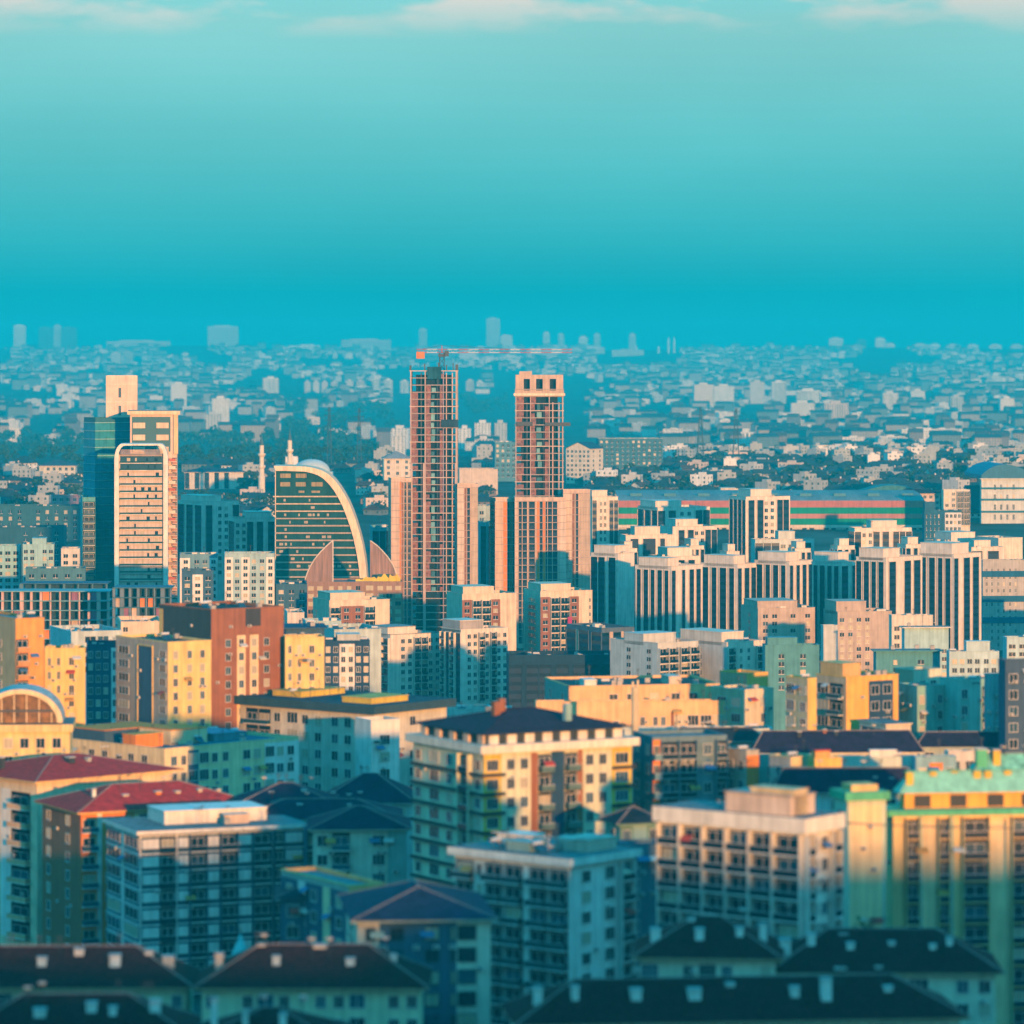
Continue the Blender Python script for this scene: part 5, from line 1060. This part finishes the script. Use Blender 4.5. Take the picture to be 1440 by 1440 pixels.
def tower_block(r, wd, dp, fl):
    b = MB(); wm_ = r.choice(WALLS[:5]); h = fl * 3.0
    b.box(-wd / 2, wd / 2, -dp / 2, dp / 2, -8, h, wm_, top=roofm((.3, .31, .3)), skip='u'); b.box(-wd * .22, wd * .2, -dp * .2, dp * .3, h, h + 4, wm_)
    n = max(3, int(wd / 4))
    if r.random() < .55:
        for i in range(n):
            x = -wd / 2 + wd * (i + .5) / n; w2 = r.choice((.7, 1.1)); b.box(x - w2, x + w2, -dp / 2 - .08, -dp / 2, 0, h - 1.5, WIN, skip='b')
        for i in range(3):
            y = -dp / 2 + dp * (i + .5) / 3; b.box(wd / 2, wd / 2 + .08, y - .9, y + .9, 0, h - 1.5, WIN, skip='l')
    else:
        for k in range(fl):
            for i in range(n):
                x = -wd / 2 + wd * (i + .5) / n; z = 3 * k + 1
                b.face([(x - .9, -dp / 2 - .06, z), (x + .9, -dp / 2 - .06, z), (x + .9, -dp / 2 - .06, z + 1.5), (x - .9, -dp / 2 - .06, z + 1.5)], WIN)
    return b
# dark wooded ground between the house groups, in columns and rows of the view: (x0, x1, y0, y1)
WOOD = [(-50, 130, 624, 650), (250, 520, 620, 650), (398, 436, 580, 640), (440, 556, 576, 610), (655, 712, 562, 588)]
FRONT = [(112, 250, 585, 999), (385, 515, 655, 999), (545, 673, 515, 999), (690, 830, 525, 999), (1356, 1470, 668, 999), (868, 1325, 690, 999), (1024, 1112, 686, 999), (795, 935, 612, 660), (36, 110, 645, 666), (250, 345, 655, 695)]
def px_of(x, y, z): return 720 + F * x / y, HZ + F * (CZ - z) / y
def inside(R, px, py):
    j = (vnoise(px / 22, py / 9, 4) - .5) * 26
    if R is FRONT: j = 0
    return any(a - j <= px <= c + j and b - j * .4 <= py <= e + j * .4 for a, c, b, e in R)
PROT = {}
for kind in ('hip', 'gable', 'flat'):
    PROT[kind] = [low_house(RN, RN.uniform(10, 24), RN.uniform(9, 13), RN.choice((1, 1, 2, 2)) if kind != 'flat' else RN.choice((2, 3, 4)), kind) for _ in range(10)]
PME = {k: [b.mesh('house') for b in v] for k, v in PROT.items()}
TP = [tower_block(RN, RN.uniform(16, 30), RN.uniform(14, 20), RN.choice((10, 12, 14, 16))) for _ in range(9)]
TME = [b.mesh('tower_block') for b in TP]
BPP = [low_house(RN, RN.uniform(14, 36), RN.uniform(12, 16), RN.choice((3, 4, 4, 5, 6, 8)), RN.choice(('flat', 'flat', 'hip', 'gable'))) for _ in range(16)]
BME = [b.mesh('apartment_block') for b in BPP]
near, nstuff = [], MB()
y = 2560.0
while y < 3650:
    half = y * .150; x = -half + RN.uniform(0, 15)
    while x < half:
        yy = y + RN.uniform(-9, 9); z = gz(x, yy); px, py = px_of(x, yy, z + 6)
        if not inside(FRONT, px, py) and not (y > 3100 and inside(WOOD, px, py)) and RN.random() < .9:
            k = RN.choice(('hip', 'hip', 'gable', 'hip', 'hip', 'gable', 'hip', 'flat') if y < 3400 else ('hip', 'flat')); i = RN.randrange(10)
            near.append((k, i, x, yy, z, RN.choice((0, .2, -.25, .4, .8, 1.57, -.5)) + RN.uniform(-.1, .1)))
        x += RN.uniform(15, 27)
    y += RN.uniform(18, 24)
near.sort(key=lambda q: q[3])
KD = {'hip': 'house with dark hipped roof in the belt of low roofs', 'gable': 'house with dark gabled roof in the belt of low roofs', 'flat': 'flat roofed pale house in the belt of low roofs'}
first = {}
for n_, (k, i, x, yy, z, rz) in enumerate(near):
    if n_ < 290:
        if (k, i) not in first:
            o = link('house', PME[k][i]); first[(k, i)] = o
        else: o = first[(k, i)].copy(); C.objects.link(o)
        o.location = (x, yy, z); o.rotation_euler = (0, 0, rz); tag(o, KD[k], 'house', KD[k].replace('house', 'houses').replace('roof in', 'roofs in'))
    else: nstuff.add(PROT[k][i], (x, yy, z), rz)
tag(nstuff.build('belt_houses'), kind='stuff')
far, fstuff = [], MB()
def row_distance(px, py, lo, hi):              # where the ground shows at this row of the view
    for _ in range(22):
        mid = (lo + hi) / 2
        if px_of(X(px, mid), mid, gz(X(px, mid), mid))[1] > py: lo = mid
        else: hi = mid
    return lo
row = 641.0
while row > 490:
    t = (641 - row) / 151; px = -170.0 + RN.uniform(0, 12)
    while px < 1610:
        py = row + RN.uniform(-2.2, 2.2); y = row_distance(px, py, 4700., 18800.); x = X(px, y); z = gz(x, y)
        dens = vnoise(px / 62 + 3, py / 17, 5)
        if not inside(FRONT, px, py - 3) and not inside(WOOD, px, py) and dens > .30 + .08 * t: far.append((x, y, z, dens))
        px += RN.uniform(6, 22) * (1 - .45 * t)
    row -= RN.uniform(3.4, 5.6) * (1 - .5 * t)
far.sort(key=lambda q: q[1])
nb = 0; fb = {}
for x, yy, z, dens in far:
    q = RN.random(); rz = RN.choice((0, .3, -.3, .6)) + RN.uniform(-.15, .15)
    if nb < 285:
        i = RN.randrange(16); nb += 1
        if i not in fb: o = link('apartment_block', BME[i]); fb[i] = o
        else: o = fb[i].copy(); C.objects.link(o)
        o.location = (x, yy, z); o.rotation_euler = (0, 0, rz); tag(o, 'hazy pale apartment block on the far hillside', 'apartment block', 'apartment blocks on the far hillside')
    elif q < .8: fstuff.add(BPP[RN.randrange(16)], (x, yy, z), rz)
    else: fstuff.add(PROT[RN.choice(('hip', 'flat', 'flat', 'gable'))][RN.randrange(10)], (x, yy, z), rz)
tag(fstuff.build('hillside_houses'), kind='stuff')
# far tower blocks seen one by one: (x0, x1, top, distance)
FT = [(1055, 1075, 535, 5200), (1085, 1105, 535, 5200), (1003, 1032, 542, 5000), (1120, 1153, 547, 5000), (1112, 1145, 566, 4700), (1158, 1192, 566, 4600), (1038, 1060, 606, 3800), (1336, 1354, 558, 4800), (1405, 1425, 560, 4800), (1440, 1450, 565, 4700),
      (975, 1003, 540, 5000), (1290, 1318, 605, 3900), (1325, 1345, 614, 3800), (1240, 1262, 552, 5000), (1280, 1300, 548, 5100), (287, 312, 582, 4300), (240, 262, 540, 5000), (298, 322, 560, 4600), (370, 392, 530, 5300),
      (428, 437, 536, 5600), (440, 449, 536, 5600), (452, 461, 537, 5600), (466, 475, 536, 5600), (486, 497, 534, 5600), (502, 513, 535, 5600), (524, 534, 532, 5600), (540, 552, 533, 5600), (563, 575, 536, 5600), (655, 667, 535, 5700), (670, 680, 536, 5700),
      (645, 667, 494, 7400), (676, 702, 502, 7000), (703, 735, 500, 7000), (740, 795, 490, 7600), (800, 820, 490, 7800), (828, 850, 488, 8000), (860, 905, 492, 7800), (156, 170, 496, 7000), (172, 187, 495, 7000), (510, 525, 505, 6800),
      (550, 575, 600, 3900), (668, 690, 594, 4000), (668, 692, 615, 3800), (695, 712, 593, 4000), (645, 662, 600, 3900), (552, 570, 612, 3750)]
SKYL = [(20, 36, 458, 'pale'), (55, 74, 461, 'dark'), (76, 86, 458, 'pale'), (86, 108, 461, 'dark'), (292, 335, 459, 'pale'), (590, 600, 463, 'pale'), (684, 703, 448, 'pale'), (703, 720, 472, 'pale'), (764, 773, 468, 'pale'), (785, 793, 470, 'pale'), (814, 826, 474, 'pale'), (835, 844, 470, 'pale'), (885, 894, 470, 'pale'),
        (1165, 1185, 476, 'pale'), (1205, 1218, 478, 'dark'), (1230, 1244, 476, 'pale'), (1244, 1258, 484, 'pale'), (1308, 1322, 494, 'pale'), (1331, 1350, 500, 'pale'), (1360, 1376, 500, 'pale'), (1390, 1408, 500, 'pale'), (1421, 1438, 498, 'pale'), (1284, 1304, 492, 'pale'), (150, 240, 480, 'pale'), (415, 450, 486, 'pale'), (480, 550, 478, 'pale')]
def stretch(d_):
    T = ((3700, 4950), (4700, 7200), (5200, 9000), (5700, 10500), (7000, 14500), (8000, 17000))
    for (a, p), (c, q) in zip(T, T[1:]):
        if d_ <= c: return p + (q - p) * (d_ - a) / (c - a)
    return 17000
for n_, (x0, x1, yt, d_) in enumerate(FT):
    d_ = stretch(d_)
    b = TP[n_ % 9]; wd = (x1 - x0) / F * d_; zb = gz(X(x0, d_), d_); h = Z(yt, d_) - zb
    m = tower_block(RN, wd, 18, max(5, int(h / 3.0))); o = m.build('tower_block', None, (X((x0 + x1) / 2, d_), d_, zb), RN.uniform(-.15, .15))
    tag(o, 'hazy pale tower block rising over the far houses', 'apartment tower', 'tower blocks over the far houses')
for x0, x1, yt, t_ in SKYL:
    d_ = 18200; wd = (x1 - x0) / F * d_; zb = gz(X(x0, d_), d_) - 3; h = max(20, Z(yt, d_) - zb); m = MB(); wm_ = wallm((.10, .16, .2)) if t_ == 'dark' else WALLS[RN.randrange(5)]
    m.box(-wd / 2, wd / 2, -12, 12, 0, h, wm_); m.box(-wd * .3, wd * .25, -6, 6, h, h + 5, wm_)
    for i in range(max(2, int(wd / 9))):
        x = -wd / 2 + wd * (i + .5) / max(2, int(wd / 9)); m.box(x - 1.4, x + 1.4, -12.1, -12, 3, h - 4, WIN, skip='b')
    o = m.build('skyline_tower', None, (X((x0 + x1) / 2, d_), d_, zb), RN.uniform(-.2, .2))
    tag(o, 'dark hazy tower on the skyline ridge' if t_ == 'dark' else 'faint pale tower on the skyline ridge', 'tower', 'towers on the skyline ridge')
for px in (940, 948, 926, 895):
    d_ = 16800; o = empty('minaret', 'faint far minaret spike on the skyline', 'minaret', (X(px, d_), d_, gz(X(px, d_), d_)), 0, 'far minarets on the skyline'); m = MB(); h = Z(474 if px > 935 else 486, d_) - o.location.z
    m.lathe([(5, 0), (4.2, h * .8), (.5, h)], WALLS[3], 8); m.build('shaft', o)

# ------------------------------------------------------------------ far woods and scattered trees
LEAF = [mat('foliage', c, .9, .4, .1, .1, .3) for c in ((.030, .065, .045), (.045, .085, .05), (.02, .05, .042))]
def crown(mb, x, y, z, r, h, n, rn):
    for i in range(n):
        t = rn.uniform(0, 2 * pi); u = rn.uniform(-.3, 1); rr = r * sqrt(max(0, 1 - u * u)) * rn.uniform(.6, 1.08)
        cx, cy_, cz_ = x + rr * cos(t), y + rr * sin(t), z + h * (.55 + .45 * u); s = r * rn.uniform(.13, .27); a, e = rn.uniform(0, pi), rn.uniform(-.9, .9)
        ux, uy = cos(a) * s, sin(a) * s; vx, vy, vz = -sin(a) * sin(e) * s, cos(a) * sin(e) * s, cos(e) * s
        m_ = LEAF[rn.randrange(3)]
        mb.face([(cx - ux - vx, cy_ - uy - vy, cz_ - vz), (cx + ux - vx * .6, cy_ + uy - vy * .6, cz_ - vz * .6), (cx + ux * .7 + vx, cy_ + uy * .7 + vy, cz_ + vz), (cx - ux * .8 + vx * .8, cy_ - uy * .8 + vy * .8, cz_ + vz * .8)], m_)
mb = MB(); rn = random.Random(77); cnt = 0
for a, c_, b_, e_ in WOOD:
    for i in range(int((c_ - a) * (e_ - b_) / 140)):
        px = rn.uniform(a, c_); py = rn.uniform(b_, e_)
        lo = row_distance(px, py, 4700., 18600.)
        x = X(px, lo); z = gz(x, lo); k = 1 + lo / 7000
        crown(mb, x, lo, z, rn.uniform(4, 7) * k, rn.uniform(8, 14) * k, 44, rn); cnt += 1
for i in range(2000):
    y = 2500 + 1300 * rn.random() if i % 3 else 4800 + 9000 * rn.random(); x = rn.uniform(-.13, .13) * y; px, py = px_of(x, y, gz(x, y) + 5)
    if not inside(FRONT, px, py): crown(mb, x, y, gz(x, y), rn.uniform(3, 6), rn.uniform(6, 11), 26, rn)
tag(mb.build('far_woods'), kind='stuff')
def tree(label, px, yt, d, r):
    z0 = gz(X(px, d), d); o = empty('street_tree', label, 'tree', (X(px, d), d, z0)); h = Z(yt, d) - z0; rn = random.Random(int(px))
    m = MB(); m.tube((0, 0, -1), (.3, .1, h * .6), .45, mat('bark', (.06, .045, .03), .9), 8, .22)
    for k in range(6):
        t = k * 1.05; m.tube((.2, .1, h * (.4 + .05 * k)), (cos(t) * r * .7, sin(t) * r * .7, h * (.62 + .05 * k)), .14, mat('bark', (.06, .045, .03), .9), 5, .05)
    m.build('trunk', o)
    m = MB(); 
    for i in range(900):
        t = rn.uniform(0, 2 * pi); u = rn.uniform(-1, 1); q = rn.uniform(.35, 1.0) * (1 + .25 * sin(3 * t + 4 * u)); rr = r * sqrt(1 - u * u) * q
        c_ = (rr * cos(t), rr * sin(t), h * .76 + u * h * .24 * q); s = rn.uniform(.22, .5); a, e = rn.uniform(0, 6.28), rn.uniform(-1, 1)
        ux, uy = cos(a) * s, sin(a) * s; vx, vy, vz = -sin(a) * sin(e) * s, cos(a) * sin(e) * s, cos(e) * s
        m.face([(c_[0] - ux, c_[1] - uy, c_[2]), (c_[0] + vx, c_[1] + vy, c_[2] + vz), (c_[0] + ux, c_[1] + uy, c_[2]), (c_[0] - vx, c_[1] - vy, c_[2] - vz)], mat('foliage', (.07, .14, .03), .8, .5, .2, .1, .8))
    m.build('crown', o)
tree('green tree whose rounded top shows before the blank cream wing', 1213, 1296, 628, 3.0)
